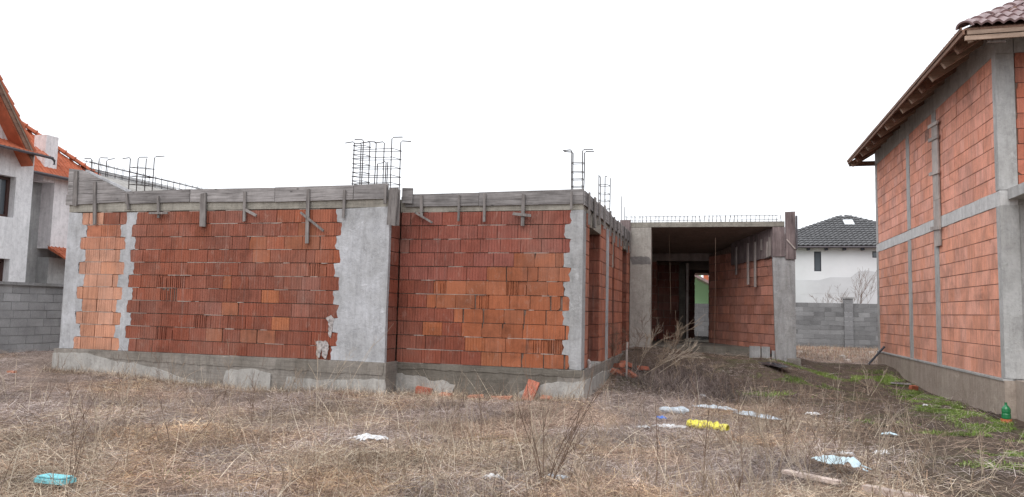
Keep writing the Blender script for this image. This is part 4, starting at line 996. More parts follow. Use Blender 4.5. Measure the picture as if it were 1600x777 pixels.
for (x, y, h, seed, lab) in [(6.45, 37.0, 3.6, 3, 'taller bare sapling rising behind the far block wall beside the brick house'), (5.9, 36.8, 2.7, 8, 'small bare sapling directly right of the pillar behind the far block wall'), (4.9, 36.7, 2.5, 12, 'thin bare sapling left of the pillar behind the far block wall')]:
    rs2 = random.Random(seed); T = thing('bare_tree', (x, y, .2), lab, 'tree')
    mb = MB(); mb.tube([(x, y, 0), (x + .03, y, 1.2), (x - .02, y, 1.9), (x + .02, y, h * .75)], .04, 6, .018); mb.build('trunk', M['twig_brown'], T)
    mb = MB()
    for k in range(7 if h > 3 else 4):
        z = 1.5 + (h * .72 - 1.5) * k / (6 if h > 3 else 3); a = rs2.uniform(0, 6.28); grow(mb, (x, y, z), (math.cos(a) * .6, math.sin(a) * .5, .9), h * .30, .011, 2, rs2, .55, 3, 5, .12, 4, 3, .004)
    mb.build('crown', M['twig_brown'], T)

# ------------------------------------------------------------------ matted dry grass, green tufts
def blades(name, n, sampler, L, W, up, cols, mat_, label=None, seed=1, segs=2, zoff=0.0, flat=0.0, cols2=None, bend=1.0):
    r = np.random.default_rng(seed)
    P_ = sampler(n, r); n = len(P_)
    hz = np.array([ground_h(x, y) for x, y in P_]) + zoff
    az = r.uniform(0, 2 * np.pi, n); ln = r.uniform(L[0], L[1], n) * r.uniform(.6, 1.0, n); wd = r.uniform(W[0], W[1], n)
    el = np.clip(r.normal(up[0], up[1], n), .02, 1.5)
    base = np.c_[P_, hz + r.uniform(0, flat, n)]
    d1 = np.c_[np.cos(az) * np.cos(el), np.sin(az) * np.cos(el), np.sin(el)]
    el2 = el - r.uniform(.05, 1.0, n) * bend; az2 = az + r.normal(0, .35, n) * bend
    d2 = np.c_[np.cos(az2) * np.cos(el2), np.sin(az2) * np.cos(el2), np.sin(el2)]
    if cols2 is not None: pal = nz(P_[:, 0], P_[:, 1], .45, 21) + r.normal(0, .18, n) + (7.5 - P_[:, 1]) * .07
    sd_ = np.c_[-np.sin(az + r.normal(0, .8, n)), np.cos(az), r.normal(0, .5, n)]; sd_ /= np.linalg.norm(sd_, axis=1)[:, None]
    m1 = base + d1 * (ln * .5)[:, None]; tip = m1 + d2 * (ln * .5)[:, None]
    tip[:, 2] = np.maximum(tip[:, 2], hz + .004)
    hw = (sd_ * wd[:, None] / 2)
    V = np.empty((n, 5, 3)); V[:, 0] = base - hw; V[:, 1] = base + hw; V[:, 2] = m1 - hw * .85; V[:, 3] = m1 + hw * .85; V[:, 4] = tip
    i0 = np.arange(n) * 5
    loops = np.empty((n, 7), dtype=np.int32); loops[:, 0] = i0; loops[:, 1] = i0 + 1; loops[:, 2] = i0 + 3; loops[:, 3] = i0 + 2; loops[:, 4] = i0 + 2; loops[:, 5] = i0 + 3; loops[:, 6] = i0 + 4
    me = bpy.data.meshes.new(name); me.vertices.add(n * 5); me.vertices.foreach_set('co', V.astype(np.float32).ravel())
    me.loops.add(n * 7); me.loops.foreach_set('vertex_index', loops.ravel())
    me.polygons.add(n * 2); ls = np.empty((n, 2), dtype=np.int32); ls[:, 0] = np.arange(n) * 7; ls[:, 1] = ls[:, 0] + 4; me.polygons.foreach_set('loop_start', ls.ravel())
    me.update(calc_edges=True)
    C_ = np.array(cols, dtype=float); ci = r.integers(0, len(C_), n); c0 = C_[ci]
    if cols2 is not None: C2 = np.array(cols2, dtype=float); c0 = np.where((pal > 0)[:, None], c0, C2[r.integers(0, len(C2), n)])
    mod = 1 + .55 * nz(P_[:, 0], P_[:, 1], .8, 33) + .45 * nz(P_[:, 0], P_[:, 1], 2.3, 41); c = c0 * (r.uniform(.75, 1.2, n) * np.clip(mod, .45, 1.5))[:, None]
    if cols2 is not None: och = nz(P_[:, 0], P_[:, 1], .6, 57) > .12; c[och] *= np.array([1.08, .96, .82])
    c = np.repeat(np.c_[c, np.ones(n)], 2, axis=0).astype(np.float32)
    at = me.attributes.new('col', 'FLOAT_COLOR', 'FACE'); at.data.foreach_set('color', c.ravel()); me.materials.append(mat_)
    o = place(name, me, (0, 0, 0), None, 'stuff')
    if label: o['label'] = label
    return o
def inside_house(x, y):
    return ((x > -12.9) & (x < -5.5) & (y > Y1 - .05) & (y < 20.7)) | ((x > -5.7) & (x < -2.12) & (y > Y2 - .03) & (y < 20.7)) | ((x > -2.5) & (x < 1.3) & (y > 20.3)) | ((x > 4.36) & (y > 11.6)) | ((x < -15.95) & (x > -16.3))
def muddy(x, y):
    a = np.clip((x - .5) / 1.8, 0, 1) * np.clip((23 - y) / 2.5, 0, 1); b = np.clip((y - 12.8) / 1.6, 0, 1) * np.clip((x + 2.6) / .7, 0, 1) * .8
    return np.maximum(a, b)
def nz(x, y, s, off=0):
    return np.array([noise.noise(Vector((a * s + off, b * s, off))) for a, b in zip(x, y)])
def wedge(n, r, r0, r1, pw=1.0):
    """points in the view wedge, denser near"""
    a = np.radians(r.uniform(-54, 22, n)); rr = r0 * (r1 / r0) ** (r.uniform(0, 1, n) ** pw); return np.c_[np.sin(a) * rr, np.cos(a) * rr]
def samp_straw(n, r):
    p = wedge(n, r, 4.6, 24, 1.0); x, y = p.T; k = ~inside_house(x, y); p = p[k]; x, y = p.T
    q = nz(x, y, .6); keep = r.uniform(0, 1, len(x)) < (1 - .86 * muddy(x, y)) * np.clip(.8 + q * 1.3, .25, 1.1); return p[keep]
cols_l = [(.66, .54, .41), (.57, .445, .335), (.44, .335, .25), (.29, .215, .16), (.78, .67, .52), (.14, .095, .075), (.50, .33, .23)]
cols_g = [(.44, .365, .34), (.53, .445, .415), (.34, .275, .25), (.22, .17, .155), (.62, .535, .495), (.11, .085, .078), (.35, .26, .225)]
blades('dry_grass', 330000, samp_straw, (.16, .50), (.0022, .0045), (.13, .20), cols_l, M['straw'], 'matted dead grass and stalks lying over the whole plot', 11, flat=.05, cols2=cols_g)
def samp_tall(n, r):
    p = wedge(n, r, 4.6, 15, .8); x, y = p.T; p = p[~inside_house(x, y)]; x, y = p.T
    q = nz(x, y, .8, 5); keep = (r.uniform(0, 1, len(x)) < (1 - .93 * muddy(x, y))) & (q > .02); return p[keep]
blades('dry_grass', 36000, samp_tall, (.14, .42), (.0022, .004), (.8, .45), [(.42, .31, .20), (.46, .36, .25), (.30, .21, .145), (.24, .16, .115), (.50, .41, .30)], M['straw'], 'upright dry grass stems in loose patches', 12)
def samp_green(n, r):
    # green regrowth in patches on the mud
    pts = []
    spots = [(2.7, 19.2, 1.1, .5), (3.85, 19.3, .4, 1.0), (3.95, 16.6, .35, 1.0), (3.85, 14.5, .38, 1.0), (3.9, 12.7, .32, .7), (4.0, 11.9, .3, .4), (3.4, 10.2, .35, .2), (1.0, 15.4, .6, .35), (1.7, 16.9, .7, .35), (3.2, 11.8, .5, .2), (3.0, 9.4, .5, .25), (2.4, 12.6, .4, .2), (-2.5, 8.6, .5, .25), (-4.7, 6.0, .5, .25)]
    wts = np.array([1.6, 1.4, 2.2, 3.0, 2.0, 1.2, .25, .4, .6, .3, .15, .12, .07, .07]); wts = wts / wts.sum()
    k = r.choice(len(spots), n, p=wts); S_ = np.array(spots)[k]; x = S_[:, 0] + r.normal(0, .5, n) * S_[:, 2]; y = S_[:, 1] + r.normal(0, .5, n) * S_[:, 3]
    q = nz(x, y, 2.2, 9); m_ = (q > -.12) & ~inside_house(x, y); return np.c_[x, y][m_]
blades('green_grass', 80000, samp_green, (.03, .09), (.004, .008), (.7, .4), [(.15, .25, .04), (.20, .30, .06), (.24, .33, .085), (.12, .17, .045), (.28, .30, .13)], M['straw'], 'low green grass patches on the mud', 13)
def samp_mud(n, r):
    x = r.uniform(-2, 4.3, n); y = 8 + 14 * r.uniform(0, 1, n) ** 1.0; m_ = (~inside_house(x, y)) & (r.uniform(0, 1, n) < muddy(x, y) * .8); return np.c_[x, y][m_]
blades('mud_litter', 16000, samp_mud, (.06, .22), (.003, .006), (.15, .25), [(.20, .15, .115), (.13, .095, .075), (.30, .24, .18), (.09, .065, .05)], M['straw'], 'scattered dead stalks on the bare mud', 14)
# dark tangled bramble mound in front of the porch
def samp_mound(n, r):
    x = r.normal(-.6, .75, n); y = r.normal(15.3, .9, n); return np.c_[x, y][(x > -2.0) & ~inside_house(x, y)]
blades('bramble_mat', 9000, samp_mound, (.15, .5), (.004, .007), (.6, .5), [(.13, .10, .095), (.19, .15, .14), (.09, .07, .065), (.25, .20, .17)], M['straw'], 'dark tangled dead creepers heaped in front of the porch', 15)
def samp_long(n, r):
    p = wedge(n, r, 4.8, 16, .8); x, y = p.T; p = p[~inside_house(x, y)]; x, y = p.T; return p[(r.uniform(0, 1, len(x)) < (1 - .8 * muddy(x, y)))]
def samp_far(n, r):
    x = r.uniform(1.5, 8, n); y = r.uniform(24, 35, n); return np.c_[x, y]
blades('far_stubble', 9000, samp_far, (.08, .3), (.006, .012), (.8, .5), [(.36, .27, .19), (.26, .19, .14), (.44, .34, .25), (.30, .16, .11)], M['straw'], 'dry stubble on the far dirt patch', 18)
def samp_base(n, r):
    x = r.uniform(-12.9, -2.2, n); y = np.where(x < -5.5, Y1 - .08, Y2 - .08) - np.abs(r.normal(0, .16, n)); return np.c_[x, y]
blades('long_stalks', 7000, samp_long, (.35, 1.05), (.0028, .0055), (.5, .45), [(.50, .41, .31), (.36, .27, .20), (.20, .14, .11), (.56, .48, .38), (.28, .20, .15)], M['straw'], 'long loose dead stalks criss crossing above the matted grass', 17, bend=.25)
blades('dry_grass', 8000, samp_base, (.08, .30), (.0025, .004), (.8, .4), cols_l, M['straw'], 'dry grass growing up against the plinth', 16)

# ------------------------------------------------------------------ dead weed stalks standing in the grass, one object each
def weed(base, h, lean, seed, m='twig_mid', nb=6, rad=.004, spread=.5, depth=2, label=None, group=None, name='weed_stalk', seg=6, stems=1):
    rs2 = random.Random(seed); mb = MB(); base = Vector(base) - Vector((0, 0, .03))
    for s_ in range(stems):
        d = Vector((lean[0] + rs2.gauss(0, .22 if stems > 1 else .02), lean[1] + rs2.gauss(0, .2 if stems > 1 else .02), 1)).normalized()
        pts = [base + Vector((rs2.gauss(0, .03), rs2.gauss(0, .03), 0)) * (stems > 1)]; dd = d; hh = h * (rs2.uniform(.6, 1) if stems > 1 else 1)
        for i in range(seg): dd = (dd + Vector((rs2.gauss(0, .07), rs2.gauss(0, .07), rs2.gauss(0, .03)))).normalized(); pts.append(pts[-1] + dd * hh / seg)
        mb.tube(pts, rad, 4, rad * .4)
        for k in range(nb):
            t = rs2.uniform(.3, 1); i = min(seg - 1, int(t * seg)); q = pts[i].lerp(pts[i + 1], t * seg - i)
            a = rs2.uniform(0, 6.28); nd = (dd + Vector((math.cos(a), math.sin(a), .2)) * spread).normalized()
            grow(mb, q, nd, hh * rs2.uniform(.15, .38), rad * .6, depth - 1, rs2, spread, 1, 3, .1, 3, 3, .0014, .5, .1)
    o = mb.build(name, M[m], None, origin=base, fixn=False); tag(o, label, 'weed', group); return o
named = [  # photo foot point, height, lean, material, options, label
    ((852, 765), 1.05, (.22, .05), 'twig_brown', dict(nb=5, rad=.006, stems=7, spread=.35), 'large dark brown shrub of many thin stems fanning upward in the foreground'),
    ((842, 690), .95, (.10, .1), 'twig_pale', dict(nb=7, rad=.0045, stems=2, spread=.4), 'pale bleached forked stalk standing before the leaning broken brick'),
    ((1024, 762), .78, (.14, .05), 'twig_brown', dict(nb=2, rad=.0055, depth=1), 'single dark straight stalk leaning right below the blue wrapper'),
    ((1098, 772), .85, (.03, 0), 'twig_brown', dict(nb=4, rad=.005, depth=1), 'thin upright brown stalk standing in front of the yellow bag'),
    ((1356, 618), .62, (0, 0), 'twig_pale', dict(nb=6, rad=.007, stems=4, spread=.5), 'bleached shrub with antler like forks near the right brick house'),
    ((1400, 622), .5, (.1, 0), 'twig_pale', dict(nb=4, rad=.005, stems=2, spread=.5), 'small bleached forked weed right of the antler like shrub'),
    ((258, 700), .62, (-.05, .1), 'twig_brown', dict(nb=3, rad=.006, stems=2, depth=1), 'two dark crossing stalks in the left field below the pale brick strip'),
    ((300, 690), .70, (.75, .2), 'twig_brown', dict(nb=3, rad=.004, depth=1), 'long dark stalk leaning strongly right in the left field'),
    ((495, 730), 1.25, (-.22, .1), 'twig_pale', dict(nb=4, rad=.005, depth=1), 'long pale stalk leaning left in front of the wide concrete column'),
    ((505, 700), 1.3, (.42, .25), 'twig_pale', dict(nb=3, rad=.005, depth=1), 'tall pale stalk leaning right across the foot of the wide concrete column'),
    ((355, 640), .85, (.0, 0), 'twig_mid', dict(nb=9, rad=.004, depth=2, spread=.6), 'feathery dry weed with airy seed head against the dark bricks'),
    ((268, 610), .62, (.05, 0), 'twig_mid', dict(nb=7, rad=.004, depth=2), 'feathery dry weed beside the plinth under the narrow toothed column'),
    ((1215, 745), .75, (-.05, 0), 'twig_mid', dict(nb=7, rad=.004, stems=4), 'tan clump of tangled stems just left of the timber beam'),
    ((1290, 740), .70, (.1, 0), 'twig_mid', dict(nb=6, rad=.004, stems=4), 'tan clump of stems growing over the pale blue bag'),
    ((1360, 745), .8, (.25, 0), 'twig_pale', dict(nb=5, rad=.004, stems=3), 'pale arching weeds behind the timber beam'),
    ((870, 600), .8, (.0, .0), 'twig_pale', dict(nb=5, rad=.004, depth=2), 'slender pale weed rising against the corner column of the house'),
    ((1470, 760), .42, (-.2, 0), 'twig_pale', dict(nb=5, rad=.003, stems=2), 'low pale sprig on the mud at the lower right'),
    ((450, 620), .6, (.2, 0), 'twig_mid', dict(nb=6, rad=.004, stems=2), 'dry weed standing close before the plinth between two columns'),
]
for i, (px, h, ln, mt, kw, lab) in enumerate(named): weed(onG(*px), h, ln, 100 + i, mt, label=lab, **kw)
grp = [('tan dead weed stalk standing among the grass of the open field left of the concrete litter', 'twig_mid'), ]
rw = random.Random(77); nw = 0; WEEDS = []
while nw < 160:
    a = R_(rw.uniform(-52, 21)); rr = 5.4 * (15 / 5.4) ** (rw.random() ** .8)
    if nw > 115: a = R_(rw.uniform(1, 15)); rr = rw.uniform(6.2, 12)
    if 90 < nw <= 115: a = R_(rw.uniform(-22, 2)); rr = rw.uniform(5.4, 8.5)
    x, y = math.sin(a) * rr, math.cos(a) * rr
    xa_ = np.array([x]); ya_ = np.array([y])
    if inside_house(xa_, ya_)[0] or y > 18 or (x > 2.6 and y > 8.5): continue
    if nw <= 115 and muddy(xa_, ya_)[0] > rw.uniform(.2, 1.1): continue
    mt = rw.choice(['twig_mid', 'twig_pale', 'twig_mid', 'twig_brown']); left = x < -1.2
    cn = {'twig_mid': 'tan', 'twig_pale': 'pale', 'twig_brown': 'dark'}[mt]
    hgt = rw.uniform(.3, .9) * (1 if rr > 6.5 else .8); az_ = math.degrees(a)
    spot = 'below the pale brick strip' if az_ < -42 else 'before the dark brick wall' if az_ < -30 else 'before the wide concrete column' if az_ < -22 else 'before the recessed brick section' if az_ < -10 else 'below the house corner' if az_ < -4 else 'among the litter before the porch' if az_ < 5 else 'in the right yard'
    near_ = 'close to the camera' if rr < 7.3 else 'halfway back' if rr < 10 else 'far back'
    szw = 'short' if hgt < .5 else 'tall'
    lab = f"{szw} {cn} weed {near_} {spot}"
    weed((x, y, ground_h(x, y)), hgt, (rw.gauss(0, .28), rw.gauss(0, .2)), 500 + nw, mt, nb=rw.randint(3, 7), rad=rw.uniform(.0022, .004), stems=rw.choice([1, 1, 2, 3]), spread=rw.uniform(.35, .6),
         label=lab, group='dead weed stalks standing in the grass'); WEEDS.append((lab, az_, bpy.context.scene.collection.objects[-1])); nw += 1

ORD = ['leftmost', 'second from left', 'third from left', 'fourth from left', 'fifth from left', 'sixth from left', 'seventh from left', 'eighth from left', 'ninth from left', 'tenth from left']
byl = {}
for lab, az_, o in WEEDS: byl.setdefault(lab, []).append((az_, o))
for lab, lst in byl.items():
    if len(lst) > 1:
        for k, (az_, o) in enumerate(sorted(lst, key=lambda t: t[0])): o['label'] = f"{lab}, {ORD[k] if k < len(ORD) - 1 else 'far right'}"
# felled bleached branches in front of the porch column
def branch(p, d, L, r, seed, lab, m='twig_pale', sp=.45):
    rs2 = random.Random(seed); mb = MB(); grow(mb, Vector(p) + Vector((0, 0, .03)), d, L, r, 3, rs2, sp, 3, 5, .10, 6, 4, .0022, .4, .04)
    o = mb.build('fallen_branch', M[m], None, fixn=False); tag(o, lab, 'branch'); return o
branch(onG(1003, 592), (.55, .1, .60), .85, .010, 2, 'bleached branch leaning up to the right in front of the porch, thickest of the heap', sp=.28)
branch(onG(1024, 590), (.50, .1, .42), .70, .008, 4, 'bleached branch lying lowest and farthest right in the heap before the porch', sp=.3)
branch(onG(992, 586), (.40, .1, .85), .65, .007, 6, 'steeper bleached branch at the left of the heap before the porch', sp=.32)
branch(onG(1010, 586), (.65, .1, .50), .85, .008, 16, 'thin grey branch crossing between the two bleached ones before the porch', 'twig_mid', .35)
for i_, (u, v, ln, hh, lab) in enumerate([(972, 582, -.15, .75, 'upright brown brushwood against the side wall, next to the porch column'), (956, 576, .15, .5, 'short brown brushwood beside the brick rubble at the side wall'), (985, 578, .1, .70, 'brown twiggy bush directly behind the pale stake'), (1040, 585, .4, .5, 'low brown brushwood spreading right of the bleached branches'), (1062, 588, .3, .4, 'lowest brown twigs at the right end of the branch heap'), (1000, 576, -.2, .6, 'brown twiggy bush at the foot of the left porch column')]):
    branch(onG(u, v), (ln, .1, .8), hh, .006, 40 + i_, lab, 'twig_brown', .75)
for i_, (u, v, hh, lab) in enumerate([(1015, 596, .45, 'tangled tan twigs at the front left foot of the branch heap'), (1078, 600, .42, 'tangled tan twigs right of the branch heap on the dark creepers'), (1048, 606, .36, 'low tan twigs in front of the branch heap on the dark creepers'), (1108, 604, .34, 'sparse twigs at the right edge of the dark creepers')]):
    branch(onG(u, v), (.25, .1, .7), hh, .005, 70 + i_, lab, 'twig_mid', .85)
rs2 = random.Random(31); mb = MB(); b0 = onG(1000, 560)
grow(mb, (b0.x, b0.y, b0.z + .1), (.5, 0, .55), 1.1, .008, 2, rs2, .7, 3, 5, .14, 7, 4, .003); tag(mb.build('bare_vine', M['twig_mid'], None, fixn=False), 'thin bare arching shoot spreading across the dark porch opening', 'vine')
mb = MB(); mb.tube([onY(1118, 372, 19.4), onY(1118, 430, 19.4), onY(1117, 500, 19.4), onY(1116, 548, 19.4)], .0045, 4); tag(mb.build('hanging_wire', M['twig_brown'], None), 'long thin wire hanging vertically before the porch pilaster', 'wire')
mb = MB(); mb.tube([onY(1046, 365, 20.6), onY(1047, 420, 20.6), onY(1048, 490, 20.6)], .0035, 4); tag(mb.build('hanging_wire', M['twig_mid'], None), 'shorter thin wire hanging in the left half of the porch', 'wire')

# ------------------------------------------------------------------ litter and rubble
M['turq'] = simple('turquoise_foam', (.23, .60, .66), .8, .2, 18); M['white_pl'] = simple('white_plastic', (.72, .73, .75), .45, .15, 12, .5)
M['clear_pl'] = simple('cloudy_plastic', (.48, .54, .60), .25, .2, 14, .6); M['blue_pl'] = simple('blue_plastic', (.06, .17, .55), .4, .2, 10, .5); M['yellow_pl'] = simple('yellow_plastic', (.78, .70, .10), .45, .25, 12, .5)
M['pblue_pl'] = simple('pale_blue_plastic', (.55, .68, .74), .45, .2, 12, .5); M['black_pl'] = simple('black_sheet', (.025, .028, .035), .3, .3, 10, .6)
m, n, l, b = mat('green_bottle_plastic', (.02, .25, .09), .12, .6); b.inputs['Transmission Weight'].default_value = .35; M['bottle_gr'] = m
M['rust_or'] = simple('orange_plastic', (.55, .16, .06), .6, .2, 9); M['rubble'] = brickmat('rubble_clay', 'att'); M['timber'] = woodmat('pale_timber', (.50, .40, .35), (.64, .54, .48), (.30, .22, .19), 'x', True)
def crumple(name, p, lx, ly, hgt, seed, m, lab, cat, rot=0, n_=12, fold=1.0):
    rag = 1.35 if name == 'plastic_sheet' else .72
    rs3 = random.Random(seed); g = []; o3 = Vector((rs3.uniform(0, 99), rs3.uniform(0, 99), 0))
    for j in range(n_):
        for i in range(n_ * 2):
            u = i / (n_ * 2 - 1) - .5; v = j / (n_ - 1) - .5
            e = max(.25, 1 - (abs(u) * 2) ** 3) * max(.25, 1 - (abs(v) * 2) ** 3)
            h = hgt * e * (.25 + 1.0 * abs(noise.noise(o3 + Vector((u * 6, v * 3, 0)))) + .35 * abs(noise.noise(o3 + Vector((u * 17, v * 13, 5)))) * fold)
            x = lx * u * (1 + .25 * noise.noise(o3 + Vector((v * 4, 9, 0)))); y = ly * v * (1 + .5 * noise.noise(o3 + Vector((u * 5, 3, 0))))
            g.append((x * math.cos(rot) - y * math.sin(rot), x * math.sin(rot) + y * math.cos(rot), h + .012 * e))
    W_ = n_ * 2; k = len(g); gb = [(a_, b_, c_ - .006) for a_, b_, c_ in g]
    def ok(j, i):
        u = (i + .5) / (W_ - 1) - .5; v = (j + .5) / (n_ - 1) - .5
        return (u * 2) ** 2 + (v * 2) ** 2 < rag + .75 * noise.noise(o3 + Vector((u * 6, v * 6, 11)))
    cells = {(j, i) for j in range(n_ - 1) for i in range(W_ - 1) if ok(j, i)}
    f = [(j * W_ + i, j * W_ + i + 1, (j + 1) * W_ + i + 1, (j + 1) * W_ + i) for j, i in cells]
    fb = [tuple(k + q for q in t[::-1]) for t in f]; fr = []
    for j, i in cells:
        q = (j * W_ + i, j * W_ + i + 1, (j + 1) * W_ + i + 1, (j + 1) * W_ + i)
        for (dj, di, a_, b_) in ((-1, 0, 0, 1), (0, 1, 1, 2), (1, 0, 2, 3), (0, -1, 3, 0)):
            if (j + dj, i + di) not in cells: fr.append((q[b_], q[a_], k + q[a_], k + q[b_]))
    me = bpy.data.meshes.new(name); me.from_pydata(g + gb, [], f + fb + fr); me.materials.append(M[m])
    o = place(name, me, Vector(p) + Vector((0, 0, .02)), None); tag(o, lab, cat); return o
# turquoise foam slab with raised rim
p = onG(84, 768); mb = MB(); mb.prism([(-.17, -.075, 0), (.17, -.075, 0), (.185, .075, 0), (-.15, .075, 0)], (0, 0, .042)); mb.prism([(-.155, -.06, .0505), (.155, -.06, .0505), (.165, .062, .0505), (-.14, .062, .0505)], (0, 0, .012))
mb.v = [v * .86 + p + Vector((0, .0, .075)) for v in mb.v]; tag(mb.build('foam_slab', M['turq'], None), 'turquoise foam packing slab lying in the grass at the lower left corner', 'foam slab')
crumple('plastic_bag', onG(578, 693) + Vector((0, 0, .03)), .50, .34, .06, 1, 'white_pl', 'crumpled white plastic bag lying flat in the grass before the wide column', 'plastic bag', .05)
crumple('wrapper', onG(1033, 664) + Vector((0, 0, .06)), .16, .14, .06, 3, 'blue_pl', 'small blue wrapper lying on white litter', 'wrapper', 0, 8)
crumple('wrapper', onG(1042, 670), .42, .14, .05, 4, 'white_pl', 'flattened white wrapper under the small blue one', 'wrapper', -.1)
crumple('wrapper', onG(1005, 671), .22, .10, .03, 5, 'white_pl', 'narrow white paper scrap left of the blue wrapper', 'wrapper', 0, 8)
crumple('wrapper', onG(1066, 671), .20, .07, .03, 15, 'white_pl', 'thin white scrap right of the blue wrapper', 'wrapper', .3, 8)
def bag_tube(p, axv, rad, seed, m, lab, n1=16, n2=14, flat=.6):
    rs4 = random.Random(seed); o4 = Vector((rs4.uniform(0, 50), rs4.uniform(0, 50), 3)); mm = MB(); axv = Vector(axv); sidev = axv.cross(Vector((0, 0, 1))).normalized()
    for i in range(n1):
        t = i / (n1 - 1); rr = rad * (.75 + .5 * abs(noise.noise(o4 + Vector((t * 5, 0, 0)))) + .25 * math.sin(t * 37)) * (1 if .02 < t < .98 else .8)
        for j in range(n2):
            a_ = 2 * math.pi * j / n2; q = rr * (1 + .5 * noise.noise(o4 + Vector((t * 14, math.cos(a_) * 1.5, math.sin(a_) * 1.5))))
            mm.v.append(Vector(p) + axv * (t - .5) + sidev * (math.cos(a_) * q + .04 * noise.noise(o4 + Vector((t * 3, 7, 0)))) + Vector((0, 0, math.sin(a_) * q * flat + rad * flat * .8)))
    for i in range(n1 - 1):
        for j in range(n2): mm.face((i * n2 + j, i * n2 + (j + 1) % n2, (i + 1) * n2 + (j + 1) % n2, (i + 1) * n2 + j))
    mm.face(tuple(range(n2)))
    return tag(mm.build('plastic_bag', M[m], None, fixn=False), lab, 'plastic bag')
bag_tube(onG(1106, 674) + Vector((0, 0, .03)), (.52, -.22, 0), .095, 2, 'yellow_pl', 'bright yellow crumpled plastic bag on the grass')
# crushed clear bottle
p = onG(1053, 648); mb = MB(); ax = Vector((.30, -.10, .02)); pts = []
secs = [(-.5, .05), (-.42, .07), (-.25, .075), (-.1, .055), (.05, .075), (.25, .08), (.38, .07), (.46, .035), (.54, .028)]
mm = MB(); kk = 10
for i, (t, r_) in enumerate(secs):
    for j in range(kk):
        a_ = 2 * math.pi * j / kk; rr = r_ * random.uniform(.8, 1.12); mm.v.append(p + ax * t * 1.5 + Vector((.1, .3, 0)).normalized() * math.cos(a_) * rr + Vector((0, 0, 1)) * (math.sin(a_) * rr * .8 + .07))
for i in range(len(secs) - 1):
    for j in range(kk): mm.face((i * kk + j, i * kk + (j + 1) % kk, (i + 1) * kk + (j + 1) % kk, (i + 1) * kk + j))
mm.face(tuple(range(kk))); mm.face(tuple((len(secs) - 1) * kk + j for j in range(kk)))
bt_ = mm.build('plastic_bottle', M['clear_pl'], None); tag(bt_, 'crushed cloudy blue grey plastic bottle lying above the yellow bag', 'bottle')
# grey plastic strip
for k, (pa, pb, lab, wd) in enumerate([((1084, 637), (1150, 645), 'flat grey plastic sheeting strip, upper left length beside the dirt path', .16), ((1150, 646), (1212, 660), 'flat grey plastic sheeting strip, lower right length with wrinkled end', .24)]):
    a, c = onG(*pa), onG(*pb); mid = (a + c) / 2; crumple('plastic_sheet', mid + Vector((0, 0, .01)), (c - a).length * 1.05, wd, .05, 20 + k, 'clear_pl' if k else 'M' and 'clear_pl', lab, 'plastic sheet', math.atan2(c.y - a.y, c.x - a.x), 10)
# timber beam in the weeds
a, c = onG(1226, 748), onG(1450, 800); a.z += .07; c.z += .09; m1_ = a.lerp(c, .42)
mb = MB(); mb.bar(a, m1_, .09, .035); tag(mb.build('timber_plank', M['timber'], None), 'weathered timber plank in the weeds, left piece reaching the pale blue bag', 'plank')
mb = MB(); mb.bar(m1_ + (c - a).normalized() * .25 + Vector((0, -.03, .01)), c, .09, .05); tag(mb.build('timber_plank', M['timber'], None), 'pale squared timber plank running out of the bottom edge at the right', 'plank')
crumple('plastic_bag', onG(1312, 742) + Vector((0, 0, .07)), .62, .24, .13, 7, 'pblue_pl', 'torn pale blue plastic bag caught in weeds over the timber planks', 'plastic bag', -.75)
for (u, v, lx, ly, lab, m_, sd) in [(1270, 650, .26, .16, 'white plastic scrap among brown weeds left of the muddy path', 'white_pl', 30), (1320, 714, .24, .06, 'narrow white strip of litter above the pale blue bag', 'white_pl', 31), (1377, 712, .20, .10, 'pale litter scrap lying directly below the blue white wrapper on the right', 'white_pl', 32),
                                 (1390, 683, .26, .09, 'blue white wrapper scrap on the muddy ground at right', 'pblue_pl', 33), (1446, 637, .10, .08, 'single small white pebble like scrap on the mud', 'white_pl', 34), (1098, 622, .16, .12, 'small pinkish white plastic scrap beside the creeper heap', 'white_pl', 35),
                                 (870, 752, .3, .12, 'dull grey plastic scrap under the foreground shrub', 'clear_pl', 37), (770, 752, .22, .06, 'faint white scrap at the bottom edge below the brown shrub', 'white_pl', 38)]:
    crumple('plastic_sheet' if 'sheet' in lab else 'litter_scrap', onG(u, v), lx, ly, .05 if sd != 36 else .10, sd, m_, lab, 'plastic sheet' if 'sheet' in lab else 'litter', -.3 if sd == 36 else random.uniform(-.3, .3), 8)
pa, pb = onG(1182, 564), onG(1228, 584); mid = (pa + pb) / 2
crumple('plastic_sheet', mid + Vector((0, 0, .02)), (pb - pa).length * 1.05, .30, .07, 36, 'black_pl', 'black plastic sheet rumpled at the foot of the porch column', 'plastic sheet', math.atan2(pb.y - pa.y, pb.x - pa.x), 12)
# cut green bottle against the right house
p = onG(1578, 660); p.x = min(p.x, XR - .16); mm = MB(); kk = 12
secs = [(0, .060), (.02, .064), (.07, .062), (.09, .057), (.12, .062), (.165, .060), (.20, .042), (.225, .020), (.25, .018), (.27, .019)]
secs = [(z_ * .9 + .05, r_ * 1.0) for z_, r_ in secs]
for z_, r_ in secs:
    for j in range(kk): mm.v.append(p + Vector((math.cos(6.283 * j / kk) * r_, math.sin(6.283 * j / kk) * r_, z_)))
for i in range(len(secs) - 1):
    for j in range(kk): mm.face((i * kk + j, i * kk + (j + 1) % kk, (i + 1) * kk + (j + 1) % kk, (i + 1) * kk + j))
mm.face(tuple(range(kk))); mm.face(tuple((len(secs) - 1) * kk + j for j in range(kk)))
tag(mm.build('plastic_bottle', M['bottle_gr'], None), 'green plastic bottle standing by the plinth of the brick house at right', 'bottle')
mb = MB(); mb.tube([p + Vector((0, 0, -.02)), p + Vector((0, 0, .045))], .075, 12); tag(mb.build('pot', M['rust_or'], None), 'shallow orange tub under the green bottle', 'tub')
